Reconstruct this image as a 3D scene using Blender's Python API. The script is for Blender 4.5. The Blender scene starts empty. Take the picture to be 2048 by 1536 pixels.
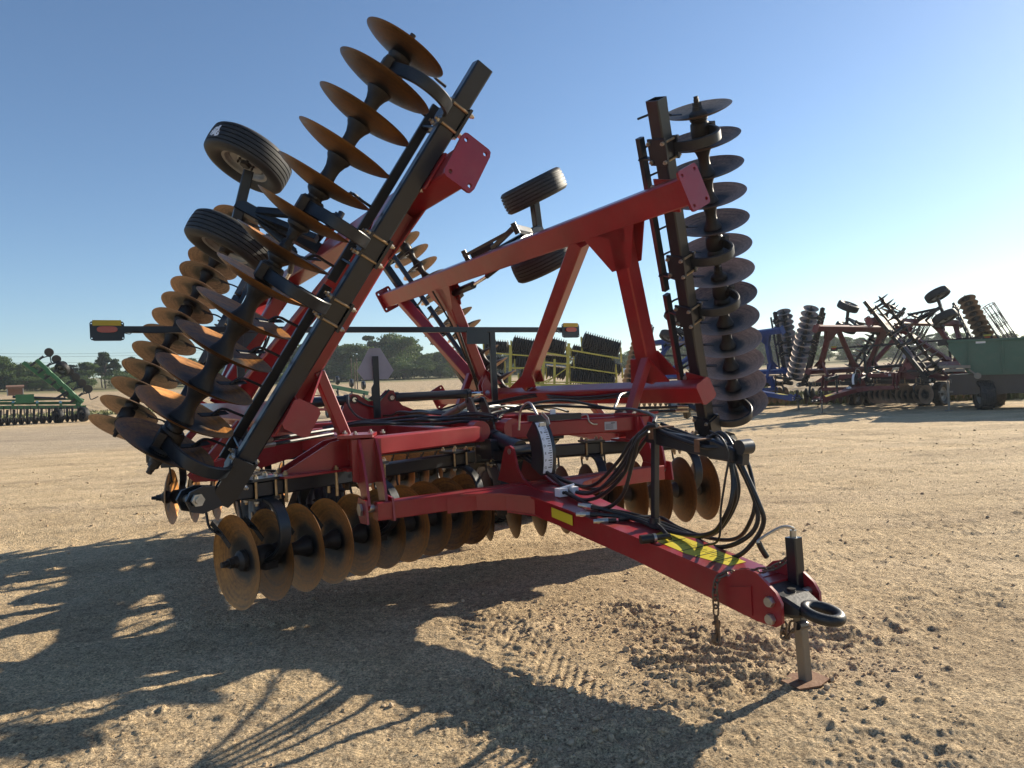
import bpy, math, random
import numpy as np
from mathutils import Vector as V, Matrix

random.seed(7)
SC = bpy.context.scene
COL = SC.collection
R_ = math.radians
PI = math.pi

# ------------------------------------------------------------------ camera, sky, sun, exposure
CAM_H = 1.5
cam_d = bpy.data.cameras.new('camera')
cam = bpy.data.objects.new('camera', cam_d)
COL.objects.link(cam)
cam_d.sensor_width = 36.0
cam_d.lens = 24.62
cam_d.clip_start = 0.05
cam_d.clip_end = 3000
pa, ro = R_(0.1461), R_(2.7086)
Rx = Matrix(((1, 0, 0), (0, math.cos(pa), -math.sin(pa)), (0, math.sin(pa), math.cos(pa))))
Ry = Matrix(((math.cos(ro), 0, math.sin(ro)), (0, 1, 0), (-math.sin(ro), 0, math.cos(ro))))
Rm = Rx @ Ry
m4 = Matrix.Identity(4)
for r in range(3):
    m4[r][0] = Rm[r][0]
    m4[r][1] = Rm[r][2]
    m4[r][2] = -Rm[r][1]
m4.translation = V((0, 0, CAM_H))
cam.matrix_world = m4
SC.camera = cam

SUN_AZ, SUN_EL = 54.0, 23.5      # azimuth measured from +Y towards +X
w = bpy.data.worlds.new('World')
SC.world = w
w.use_nodes = True
nt = w.node_tree
bg = nt.nodes['Background']
sky = nt.nodes.new('ShaderNodeTexSky')
sky.sky_type = 'NISHITA'
sky.sun_disc = False
sky.sun_elevation = R_(SUN_EL)
sky.sun_rotation = R_(SUN_AZ)
sky.altitude = 50
sky.air_density = 1.0
sky.dust_density = 0.2
sky.ozone_density = 3.8
nt.links.new(sky.outputs[0], bg.inputs[0])
bg.inputs[1].default_value = 0.08
sd = bpy.data.lights.new('sun', 'SUN')
sd.energy = 5.0
sd.angle = R_(0.53)
sd.color = (1.0, 0.89, 0.71)
sun = bpy.data.objects.new('sun', sd)
COL.objects.link(sun)
sdir = V((math.sin(R_(SUN_AZ)) * math.cos(R_(SUN_EL)), math.cos(R_(SUN_AZ)) * math.cos(R_(SUN_EL)), math.sin(R_(SUN_EL))))
sun.rotation_euler = sdir.to_track_quat('Z', 'Y').to_euler()
sun.location = sdir * 50
SC.view_settings.view_transform = 'Standard'
SC.view_settings.look = 'None'
SC.view_settings.exposure = 0.9
SC.view_settings.gamma = 1.0

# ------------------------------------------------------------------ helpers
def catmull(pts, n=6):
    P = [V(p) for p in pts]
    if len(P) < 3:
        return P
    P = [P[0] * 2 - P[1]] + P + [P[-1] * 2 - P[-2]]
    out = []
    for i in range(1, len(P) - 2):
        a, b, c, d = P[i - 1], P[i], P[i + 1], P[i + 2]
        for k in range(n):
            t = k / n
            out.append(0.5 * ((2 * b) + (c - a) * t + (2 * a - 5 * b + 4 * c - d) * t * t + (3 * b - a - 3 * c + d) * t ** 3))
    out.append(P[-2])
    return out

def perp(d, up=None):
    d = d.normalized()
    up = V(up) if up is not None else V((0, 0, 1))
    s = d.cross(up)
    if s.length < 1e-4:
        s = d.cross(V((0, 1, 0)))
        if s.length < 1e-4:
            s = d.cross(V((1, 0, 0)))
    s.normalize()
    return s, s.cross(d).normalized()

class MB:
    def __init__(self):
        self.v = []; self.f = []; self.m = []; self.mi = 0
    def add(self, vs, fs):
        o = len(self.v)
        self.v += [tuple(x) for x in vs]
        self.f += [tuple(o + i for i in f) for f in fs]
        self.m += [self.mi] * len(fs)
        return self
    def sweep(self, rings, closed=False, caps=True):
        n = len(rings[0]); vs = []; fs = []
        for r in rings: vs += r
        k = len(rings)
        for i in range(k if closed else k - 1):
            j = (i + 1) % k
            for q in range(n):
                q2 = (q + 1) % n
                fs.append((i * n + q, i * n + q2, j * n + q2, j * n + q))
        if caps and not closed:
            fs.append(tuple(range(n - 1, -1, -1)))
            fs.append(tuple((k - 1) * n + q for q in range(n)))
        return self.add(vs, fs)
    def sect(self, c, s, u, w, h, ch):
        w /= 2; h /= 2
        q = [(w - ch, -h), (w, -h + ch), (w, h - ch), (w - ch, h), (-w + ch, h), (-w, h - ch), (-w, -h + ch), (-w + ch, -h)]
        return [c + s * a + u * b for a, b in q]
    def beam(self, p0, p1, w, h, up=None, ch=None, w1=None, h1=None):
        p0 = V(p0); p1 = V(p1); ch = min(w, h) * .09 if ch is None else ch
        s, u = perp(p1 - p0, up)
        return self.sweep([self.sect(p0, s, u, w, h, ch), self.sect(p1, s, u, w1 or w, h1 or h, ch)])
    def hollow(self, p, d, w, h, up, depth=.12, t=.008):
        "open tube end: a rim and a dark well, added past p along d"
        d = V(d).normalized(); p = V(p); s, u = perp(d, up)
        a = self.sect(p, s, u, w, h, .008); b = self.sect(p + d * depth, s, u, w, h, .008)
        c = self.sect(p + d * depth, s, u, w - 2 * t, h - 2 * t, .004); e = self.sect(p + d * .002, s, u, w - 2 * t, h - 2 * t, .004)
        return self.sweep([a, b, c, e], caps=False).add(e, [tuple(range(8))])
    def path(self, pts, w, h, up=None, ch=.004):
        "rectangular bar swept along a polyline"
        P = [V(p) for p in pts]; rings = []
        for i, p in enumerate(P):
            d = (P[min(i + 1, len(P) - 1)] - P[max(i - 1, 0)])
            s, u = perp(d, up)
            rings.append(self.sect(p, s, u, w, h, ch))
        return self.sweep(rings)
    def tube(self, pts, r, n=8, sm=6):
        P = catmull(pts, sm) if sm else [V(p) for p in pts]
        rings = []; pu = None
        for i, p in enumerate(P):
            d = (P[min(i + 1, len(P) - 1)] - P[max(i - 1, 0)]).normalized()
            if pu is None:
                s, u = perp(d)
            else:
                u = (pu - d * pu.dot(d)).normalized(); s = d.cross(u)
            pu = u
            rr = r[i] if isinstance(r, list) else r
            rings.append([p + s * (rr * math.cos(2 * PI * k / n)) + u * (rr * math.sin(2 * PI * k / n)) for k in range(n)])
        return self.sweep(rings)
    def cyl(self, p0, p1, r, r1=None, n=16):
        p0 = V(p0); p1 = V(p1); s, u = perp(p1 - p0); r1 = r if r1 is None else r1
        return self.sweep([[p + s * (q * math.cos(2 * PI * k / n)) + u * (q * math.sin(2 * PI * k / n)) for k in range(n)] for p, q in ((p0, r), (p1, r1))])
    def lathe(self, prof, o, ax, n=24, closed=False):
        o = V(o); ax = V(ax).normalized(); s, u = perp(ax)
        rings = [[o + ax * z + s * (r * math.cos(2 * PI * k / n)) + u * (r * math.sin(2 * PI * k / n)) for k in range(n)] for r, z in prof]
        return self.sweep(rings, closed=closed, caps=not closed)
    def hexa(self, p, ax, r=.014, h=.012):
        p = V(p); ax = V(ax).normalized()
        return self.cyl(p, p + ax * h, r, n=6).cyl(p + ax * h, p + ax * (h + .012), r * .5, n=8)
    def prism(self, pts, th):
        "extrude a planar outline by vector th (centred)"
        th = V(th) / 2; n = len(pts); P = [V(p) for p in pts]
        return self.add([p - th for p in P] + [p + th for p in P],
                        [tuple(range(n - 1, -1, -1)), tuple(range(n, 2 * n))] + [(i, (i + 1) % n, n + (i + 1) % n, n + i) for i in range(n)])
    def box(self, c, x, y, z):
        c = V(c); x = V(x); y = V(y); z = V(z)
        vs = [c + x * a + y * b + z * d for a in (-1, 1) for b in (-1, 1) for d in (-1, 1)]
        return self.add(vs, [(0, 1, 3, 2), (4, 6, 7, 5), (0, 4, 5, 1), (2, 3, 7, 6), (0, 2, 6, 4), (1, 5, 7, 3)])
    def holed(self, c, x, y, hx, hy, t, holes, hr, rc=.02):
        "rectangular plate with rounded corners and real round holes near its corners (x,y unit vectors)"
        c = V(c); x = V(x); y = V(y); nrm = x.cross(y).normalized()
        # split the plate in quadrants round each hole: 4 patches of ring quads
        N = 16
        for sx, sy in ((1, 1), (-1, 1), (-1, -1), (1, -1)):
            hxx, hyy = sx * holes[0], sy * holes[1]
            q_ = []
            for i_ in range(16):
                t_ = i_ / 4; e_ = int(t_); f_ = (t_ - e_) * 2 - 1
                q_.append(((1, f_), (-f_, 1), (-1, -f_), (f_, -1))[e_])
            if sx * sy < 0: pass
            outer = []; inner = []
            for i_, (a_, b_) in enumerate(q_):
                ox, oy = sx * hx / 2 + a_ * hx / 2, sy * hy / 2 + b_ * hy / 2
                if abs(abs(ox) - hx) < 1e-6 and abs(abs(oy) - hy) < 1e-6: ox -= math.copysign(rc * .45, ox); oy -= math.copysign(rc * .45, oy)
                an = math.atan2(oy - hyy, ox - hxx)
                outer.append((ox, oy)); inner.append((hxx + math.cos(an) * hr, hyy + math.sin(an) * hr))
            f = [c + x * a + y * b + nrm * t / 2 for a, b in outer]; fi = [c + x * a + y * b + nrm * t / 2 for a, b in inner]
            b_ = [p - nrm * t for p in f]; bi = [p - nrm * t for p in fi]
            self.sweep([b_, f, fi, bi], closed=True)
        return self
    def make(self, name, mats, parent=None, smooth=35, loc=None):
        me = bpy.data.meshes.new(name)
        me.from_pydata(self.v, [], self.f)
        mats = mats if isinstance(mats, (list, tuple)) else [mats]
        for m in mats: me.materials.append(m)
        if any(self.m): me.polygons.foreach_set('material_index', self.m)
        me.validate()
        if smooth:
            me.polygons.foreach_set('use_smooth', [True] * len(me.polygons))
            me.set_sharp_from_angle(angle=R_(smooth))
        me.update()
        o = bpy.data.objects.new(name, me)
        COL.objects.link(o)
        if parent is not None: o.parent = parent
        return o

def tag(o, label, cat, group=None):
    o['label'] = label; o['category'] = cat
    if group: o['group'] = group
    return o
def thing(name, label, cat, loc=(0, 0, 0), rz=0, group=None):
    o = bpy.data.objects.new(name, None); COL.objects.link(o)
    o.location = loc; o.rotation_euler = (0, 0, rz); o.empty_display_size = .2
    return tag(o, label, cat, group)
def struct(o, kind='structure'):
    o['kind'] = kind; return o
CH = {}
def copy_tree(root, loc, rz, label, group=None, swap=None, skip=()):
    kids = {}
    for o in COL.objects:
        if o.parent: kids.setdefault(o.parent.name, []).append(o)
    def cp(o, par):
        c = o.copy(); COL.objects.link(c); c.parent = par
        if swap and c.type == 'MESH':
            for i, sl in enumerate(c.material_slots):
                if sl.material and sl.material.name in swap:
                    sl.link = 'OBJECT'; sl.material = swap[o.material_slots[i].material.name]
        for ch in kids.get(o.name, []):
            if ch.name.split('.')[0] in skip: continue
            cp(ch, c)
        return c
    r = cp(root, None)
    r.location = loc; r.rotation_euler = (0, 0, rz); r['label'] = label
    if group: r['group'] = group
    return r

# ------------------------------------------------------------------ materials
def mat(name, base, rough=.5, metal=0., var=0., vscale=6., col2=None, bump=0., bscale=60., coat=0., dust=0., spec=.5, chips=None):
    m = bpy.data.materials.new(name); m.use_nodes = True
    n = m.node_tree.nodes; l = m.node_tree.links; b = n['Principled BSDF']
    b.inputs['Base Color'].default_value = (*base, 1); b.inputs['Roughness'].default_value = rough
    b.inputs['Metallic'].default_value = metal
    b.inputs['Coat Weight'].default_value = coat; b.inputs['Coat Roughness'].default_value = .15
    b.inputs['Specular IOR Level'].default_value = spec
    tc = n.new('ShaderNodeTexCoord')
    out = None
    if var or col2:
        nz = n.new('ShaderNodeTexNoise'); nz.inputs['Scale'].default_value = vscale; nz.inputs['Detail'].default_value = 6; nz.inputs['Roughness'].default_value = .65
        l.new(tc.outputs['Object'], nz.inputs['Vector'])
        r = n.new('ShaderNodeValToRGB'); r.color_ramp.elements[0].position = .35; r.color_ramp.elements[1].position = .68
        c2 = col2 or tuple(min(1, x * (1 + var)) for x in base)
        r.color_ramp.elements[0].color = (*(base if col2 else tuple(x * (1 - var) for x in base)), 1); r.color_ramp.elements[1].color = (*c2, 1)
        l.new(nz.outputs[0], r.inputs[0]); out = r.outputs[0]
        mr = n.new('ShaderNodeMapRange'); mr.inputs['To Min'].default_value = max(.05, rough - .1); mr.inputs['To Max'].default_value = min(1, rough + .14)
        l.new(nz.outputs[0], mr.inputs['Value']); l.new(mr.outputs[0], b.inputs['Roughness'])
    if dust:
        nz2 = n.new('ShaderNodeTexNoise'); nz2.inputs['Scale'].default_value = 3.5; nz2.inputs['Detail'].default_value = 9; nz2.inputs['Roughness'].default_value = .75
        l.new(tc.outputs['Object'], nz2.inputs['Vector'])
        r2 = n.new('ShaderNodeValToRGB'); r2.color_ramp.elements[0].position = .48; r2.color_ramp.elements[1].position = .8
        r2.color_ramp.elements[1].color = (dust, dust, dust, 1)
        l.new(nz2.outputs[0], r2.inputs[0])
        gn = n.new('ShaderNodeNewGeometry'); sp_ = n.new('ShaderNodeSeparateXYZ'); l.new(gn.outputs['Normal'], sp_.inputs[0])
        up = n.new('ShaderNodeMapRange'); up.inputs['From Min'].default_value = .3; up.inputs['From Max'].default_value = 1; up.inputs['To Min'].default_value = .7; up.inputs['To Max'].default_value = 2.6
        l.new(sp_.outputs[2], up.inputs['Value']); mu = n.new('ShaderNodeMath'); mu.operation = 'MULTIPLY'; l.new(r2.outputs[0], mu.inputs[0]); l.new(up.outputs[0], mu.inputs[1])
        mx = n.new('ShaderNodeMix'); mx.data_type = 'RGBA'
        l.new(mu.outputs[0], mx.inputs[0])
        if out: l.new(out, mx.inputs[6])
        else: mx.inputs[6].default_value = (*base, 1)
        mx.inputs[7].default_value = (.36, .28, .2, 1); out = mx.outputs[2]
    if chips:
        nc = n.new('ShaderNodeTexNoise'); nc.inputs['Scale'].default_value = 22; nc.inputs['Detail'].default_value = 8; nc.inputs['Roughness'].default_value = .8; l.new(tc.outputs['Object'], nc.inputs['Vector'])
        rc_ = n.new('ShaderNodeValToRGB'); rc_.color_ramp.elements[0].position = .66; rc_.color_ramp.elements[1].position = .70; l.new(nc.outputs[0], rc_.inputs[0])
        m2 = n.new('ShaderNodeMix'); m2.data_type = 'RGBA'; l.new(rc_.outputs[0], m2.inputs[0]); m2.inputs[7].default_value = (*chips, 1)
        if out: l.new(out, m2.inputs[6])
        else: m2.inputs[6].default_value = (*base, 1)
        out = m2.outputs[2]
    if out: l.new(out, b.inputs['Base Color'])
    if bump:
        nb = n.new('ShaderNodeTexNoise'); nb.inputs['Scale'].default_value = bscale; nb.inputs['Detail'].default_value = 5
        l.new(tc.outputs['Object'], nb.inputs['Vector'])
        bp = n.new('ShaderNodeBump'); bp.inputs['Strength'].default_value = bump; bp.inputs['Distance'].default_value = .01
        l.new(nb.outputs[0], bp.inputs['Height']); l.new(bp.outputs[0], b.inputs['Normal'])
    return m

M = {}
M['red'] = mat('red_paint', (.27, .010, .015), .33, var=.16, vscale=3, coat=.35, dust=.15, bump=.05, bscale=25, chips=(.10, .05, .045))
M['black'] = mat('black_paint', (.006, .010, .017), .34, var=.3, vscale=4, coat=.25, dust=.025, bump=.05, bscale=25, chips=(.03, .03, .032))
M['spring'] = mat('grey_black_spring_steel', (.022, .026, .032), .36, metal=.3, var=.3, vscale=8, dust=.1, bump=.08)
M['cast'] = mat('dark_cast_iron', (.018, .019, .022), .5, metal=.2, col2=(.045, .034, .026), vscale=9, bump=.25, bscale=60)
M['zinc'] = mat('zinc_bolt', (.5, .48, .43), .35, metal=.9, var=.2, vscale=30)
M['bronze'] = mat('yellow_zinc_rod', (.42, .30, .17), .38, metal=.85, var=.25, vscale=20)
M['rubber'] = mat('tyre_rubber', (.016, .017, .018), .58, var=.25, vscale=8, dust=.1, bump=.1, bscale=80)
M['hose'] = mat('rubber_hose', (.012, .012, .013), .38, var=.3, vscale=20)
M['rim'] = mat('grey_rim', (.30, .30, .29), .45, metal=.2, var=.2, dust=.3)
M['chrome'] = mat('chrome_rod', (.75, .75, .75), .12, metal=1.)
M['steel'] = mat('grey_steel', (.16, .165, .16), .45, metal=.6, col2=(.24, .2, .15), vscale=5, bump=.1)
M['rustplate'] = mat('rusty_plate', (.16, .07, .035), .75, metal=.2, col2=(.28, .16, .09), vscale=14, bump=.3)
M['yellow'] = mat('yellow_decal', (.62, .50, .03), .4, var=.05)
M['ydull'] = mat('yellow_reflector', (.55, .40, .03), .35, var=.06)
M['amber'] = mat('amber_lens', (.45, .045, .006), .15, coat=.6)
M['white'] = mat('white_label', (.72, .74, .78), .45)
M['ink'] = mat('black_ink', (.01, .01, .012), .5)
M['smv'] = mat('aluminium_back', (.40, .40, .43), .5, metal=.3, var=.12, vscale=3)
M['blue'] = mat('blue_paint', (.010, .045, .21), .4, var=.12, coat=.3, dust=.15)
M['green'] = mat('green_paint', (.015, .13, .035), .35, var=.14, vscale=2, coat=.3, dust=.18)
M['darkred'] = mat('backlit_red_paint', (.13, .012, .015), .5, var=.2, dust=.3)  # backlit silhouette of the far harrow put into a darker red
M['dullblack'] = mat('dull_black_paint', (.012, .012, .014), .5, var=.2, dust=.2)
M['darkgreen'] = mat('dark_green_paint', (.02, .09, .055), .38, var=.1, vscale=1.5, coat=.2, dust=.15)
M['lgreen'] = mat('pale_green_paint', (.12, .26, .13), .4, var=.12, dust=.2)
M['yel'] = mat('yellow_paint', (.58, .47, .07), .4, var=.12, vscale=2, dust=.2)
M['chain'] = mat('chain_steel', (.11, .1, .09), .5, metal=.7, col2=(.2, .13, .08), vscale=40, bump=.1)

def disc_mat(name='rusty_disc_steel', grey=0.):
    m = bpy.data.materials.new(name); m.use_nodes = True
    n = m.node_tree.nodes; l = m.node_tree.links; b = n['Principled BSDF']
    tc = n.new('ShaderNodeTexCoord'); sep = n.new('ShaderNodeSeparateXYZ'); l.new(tc.outputs['Object'], sep.inputs[0])
    oi = n.new('ShaderNodeObjectInfo')
    def math_(op, a, c=None, v=None):
        k = n.new('ShaderNodeMath'); k.operation = op
        if isinstance(a, (int, float)): k.inputs[0].default_value = a
        else: l.new(a, k.inputs[0])
        if c is not None:
            if isinstance(c, (int, float)): k.inputs[1].default_value = c
            else: l.new(c, k.inputs[1])
        return k.outputs[0]
    xx = math_('MULTIPLY', sep.outputs[0], sep.outputs[0]); yy = math_('MULTIPLY', sep.outputs[1], sep.outputs[1])
    rad = math_('SQRT', math_('ADD', xx, yy))
    nz = n.new('ShaderNodeTexNoise'); nz.inputs['Scale'].default_value = 7; nz.inputs['Detail'].default_value = 5
    nz.noise_dimensions = '4D'
    l.new(tc.outputs['Object'], nz.inputs['Vector']); l.new(math_('MULTIPLY', oi.outputs['Random'], 50.), nz.inputs['W'])
    rr = math_('ADD', rad, math_('MULTIPLY', math_('SUBTRACT', nz.outputs[0], .5), .16))
    rp = n.new('ShaderNodeValToRGB'); e = rp.color_ramp.elements
    e[0].position = .085; e[0].color = (.018, .02, .024, 1)
    e[1].position = .298; e[1].color = (.47, .205, .048, 1)
    for pos, c in ((.115, (.025, .027, .032)), (.14, (.12, .078, .045)), (.17, (.30, .14, .044)), (.23, (.40, .175, .042))):
        k = e.new(pos); k.color = (*c, 1)
    l.new(rr, rp.inputs[0])
    # fine scour streaks turning round the axle
    at = math_('ARCTAN2', sep.outputs[1], sep.outputs[0])
    cb = n.new('ShaderNodeCombineXYZ'); l.new(math_('MULTIPLY', at, .6), cb.inputs[0]); l.new(math_('MULTIPLY', rad, 30.), cb.inputs[1]); l.new(math_('MULTIPLY', oi.outputs['Random'], 9.), cb.inputs[2])
    n2 = n.new('ShaderNodeTexNoise'); n2.inputs['Scale'].default_value = 2.2; n2.inputs['Detail'].default_value = 6; l.new(cb.outputs[0], n2.inputs['Vector'])
    n3 = n.new('ShaderNodeTexNoise'); n3.inputs['Scale'].default_value = 45; n3.inputs['Detail'].default_value = 6; l.new(tc.outputs['Object'], n3.inputs['Vector'])
    f = math_('ADD', math_('MULTIPLY', n2.outputs[0], 1.15), math_('MULTIPLY', n3.outputs[0], .65))
    f = math_('ADD', f, math_('MULTIPLY', math_('SUBTRACT', oi.outputs['Random'], .95), .5))
    mx = n.new('ShaderNodeMix'); mx.data_type = 'RGBA'; mx.blend_type = 'MULTIPLY'; mx.inputs[0].default_value = 1
    l.new(rp.outputs[0], mx.inputs[6]); l.new(f, mx.inputs[7])
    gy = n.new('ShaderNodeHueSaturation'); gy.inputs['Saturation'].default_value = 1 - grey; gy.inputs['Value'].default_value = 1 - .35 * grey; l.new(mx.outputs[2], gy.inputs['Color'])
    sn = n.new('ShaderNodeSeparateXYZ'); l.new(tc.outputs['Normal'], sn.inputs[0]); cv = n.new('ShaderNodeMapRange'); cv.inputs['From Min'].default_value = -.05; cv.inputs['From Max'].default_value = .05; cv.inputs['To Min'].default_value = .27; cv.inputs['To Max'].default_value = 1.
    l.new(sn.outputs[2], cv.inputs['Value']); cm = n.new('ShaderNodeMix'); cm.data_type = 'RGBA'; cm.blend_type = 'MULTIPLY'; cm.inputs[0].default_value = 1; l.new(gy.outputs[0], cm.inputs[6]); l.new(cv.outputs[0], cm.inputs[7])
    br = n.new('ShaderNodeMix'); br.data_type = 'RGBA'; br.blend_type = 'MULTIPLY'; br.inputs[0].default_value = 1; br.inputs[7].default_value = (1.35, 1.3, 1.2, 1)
    l.new(cm.outputs[2], br.inputs[6]); l.new(br.outputs[2], b.inputs['Base Color'])
    b.inputs['Metallic'].default_value = .25
    mr = n.new('ShaderNodeMapRange'); mr.inputs['To Min'].default_value = .32; mr.inputs['To Max'].default_value = .62; l.new(n2.outputs[0], mr.inputs['Value']); l.new(mr.outputs[0], b.inputs['Roughness'])
    bp = n.new('ShaderNodeBump'); bp.inputs['Strength'].default_value = .08; bp.inputs['Distance'].default_value = .004; l.new(n3.outputs[0], bp.inputs['Height']); l.new(bp.outputs[0], b.inputs['Normal'])
    return m
M['disc'] = disc_mat(); M['greydisc'] = disc_mat('backlit_grey_disc_steel', .5); M['browndisc'] = disc_mat('shaded_brown_disc_steel', .38)  # greydisc: lens flare and backlight put into colour; browndisc: shade put into colour

# ------------------------------------------------------------------ ground
def terr(x, y):
    r = np.hypot(x, y); az = np.clip(np.degrees(np.arctan2(x, y)), -60, 60)
    t = r - 30; k = (1.5 + (.0146 - .00016 * az) * 150) / 120
    return k * np.where(t < -8, 0, np.where(t < 8, (t + 8) ** 2 / 32, t))
RNG = np.random.RandomState(11)
PERM = RNG.permutation(512)
GR = RNG.uniform(-1, 1, (512, 2)); GR /= np.hypot(GR[:, 0], GR[:, 1])[:, None]
def perlin(x, y, sd=0):
    xi = np.floor(x).astype(int); yi = np.floor(y).astype(int); fx = x - xi; fy = y - yi
    u = fx * fx * fx * (fx * (fx * 6 - 15) + 10); v_ = fy * fy * fy * (fy * (fy * 6 - 15) + 10)
    def g(a, b):
        h = GR[PERM[(PERM[(a + sd) & 511] + b) & 511]]
        return h[..., 0] * (x - a) + h[..., 1] * (y - b)
    n0 = g(xi, yi) * (1 - u) + g(xi + 1, yi) * u; n1 = g(xi, yi + 1) * (1 - u) + g(xi + 1, yi + 1) * u
    return (n0 * (1 - v_) + n1 * v_) * 1.5
def sstep(a, b, x):
    t = np.clip((x - a) / (b - a), 0, 1); return t * t * (3 - 2 * t)
def blob(x, y, cx, cy, rx, ry, rot=0.):
    c, s = math.cos(rot), math.sin(rot); dx = x - cx; dy = y - cy
    return np.exp(-(((dx * c + dy * s) / rx) ** 2 + ((-dx * s + dy * c) / ry) ** 2))
def track(x, y, p, q, wd):
    "distance along / across a straight wheel track"
    p = np.array(p); q = np.array(q); L = np.hypot(*(q - p)); d = (q - p) / L
    al = (x - p[0]) * d[0] + (y - p[1]) * d[1]; ac = -(x - p[0]) * d[1] + (y - p[1]) * d[0]
    ac = ac + .05 * np.sin(al * .9)
    m = sstep(wd, wd * .8, np.abs(ac)) * sstep(-.3, .1, al) * sstep(L + .3, L - .1, al)
    return al, ac, m
def ground_h(x, y):
    r = np.hypot(x, y)
    z = .016 * perlin(x * .4, y * .4, 3) + .007 * perlin(x * 1.3, y * 1.3, 5)
    near = sstep(26, 10, r)
    z += .006 * perlin(x * 4.5, y * 4.5, 9) * sstep(60, 20, r)
    f = .0052 * perlin(x * 12, y * 12, 17) + .0030 * perlin(x * 27, y * 27, 23) + .0018 * perlin(x * 55, y * 55, 31)
    # loose, churned soil
    mk = (1.0 * blob(x, y, .62, 4.15, .75, .5, -.5) + .9 * blob(x, y, .25, 4.55, .6, .25) + .9 * blob(x, y, .75, 3.45, .7, .35, -.4) + .7 * blob(x, y, 1.6, 3.9, .9, .3, .3)
          + .8 * blob(x, y, .0, 3.3, .35, .35) + .75 * blob(x, y, .2, 2.95, .5, .3, -.6) + .6 * blob(x, y, 1.4, 2.7, .7, .35) + .5 * blob(x, y, 2.8, 4.6, .9, .5, .4) + .5 * blob(x, y, 3.9, 6.5, 1.0, .6)
          + .35 * blob(x, y, -1.6, 3.2, 1.0, .6))
    mk = np.clip(mk, 0, 1) * sstep(-.35, .25, perlin(x * 1.4, y * 1.4, 41) + .15)
    rid = 1 - np.abs(perlin(x * 4.2 + .6 * perlin(x * 2.2, y * 2.2, 51), y * 7.0, 43)) * 2
    rid2 = 1 - np.abs(perlin(x * 11, y * 15, 47)) * 2
    rid3 = np.abs(perlin(x * 24, y * 24, 49))
    z += mk * (.030 * np.clip(rid, -.2, 1) + .012 * np.clip(rid2, -.3, 1) + .016 * rid3 - .016)
    # small clods everywhere on the yard, a few low scrapes
    cl = np.clip(perlin(x * 8, y * 8, 61) - .58, 0, 1) * .045 + np.clip(perlin(x * 16, y * 16, 67) - .45, 0, 1) * .03
    z += cl * (.35 + sstep(-.1, .5, perlin(x * .8, y * .8, 71))) * near
    sc = np.clip(perlin(x * .9 + y * .2, y * 3.2 - x * .3, 77) - .25, 0, 1)
    z -= .055 * sc * sstep(40, 12, r) * sstep(3, 6, r)
    # wheel tracks with tread lugs
    for (p, q, wd, amp) in (((-.42, 4.9), (.55, 2.6), .24, 1.5), ((-1.35, 4.35), (.2, 5.35), .12, 1.4), ((4.2, 19.5), (9.6, 10.9), .24, 3.2), ((5.2, 21.6), (10.6, 11.9), .24, 3.0), ((2.6, 12.2), (8.2, 8.0), .2, 1.8), ((3.6, 9.2), (7.4, 7.4), .16, 1.6), ((-12, 11), (-3, 13.5), .2, 1.), ((2.2, 7.4), (7.5, 6.2), .18, .7), ((-30, 26), (-9, 17), .3, 1.5), ((3.4, 3.2), (6.2, 5.4), .15, .6)):
        al, ac, m = track(x, y, p, q, wd)
        fr = al * 70 + np.abs(ac) * 100
        lug = np.tanh(3 * np.sin(fr * 1.0)) * .5
        z += m * amp * (-.003 + .0042 * lug * sstep(.012, .03, np.abs(ac))) * np.clip(.75 + .6 * perlin(x * 1.6, y * 1.6, 83), .15, 1.1) - f * m * .6
        z += amp * .0035 * np.exp(-((np.abs(ac) - wd) / .05) ** 2) * sstep(-.3, .1, al) * sstep(np.hypot(q[0] - p[0], q[1] - p[1]) + .3, 0., al) * .7
    z += f * near
    # stubble rows further out
    return z
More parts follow.
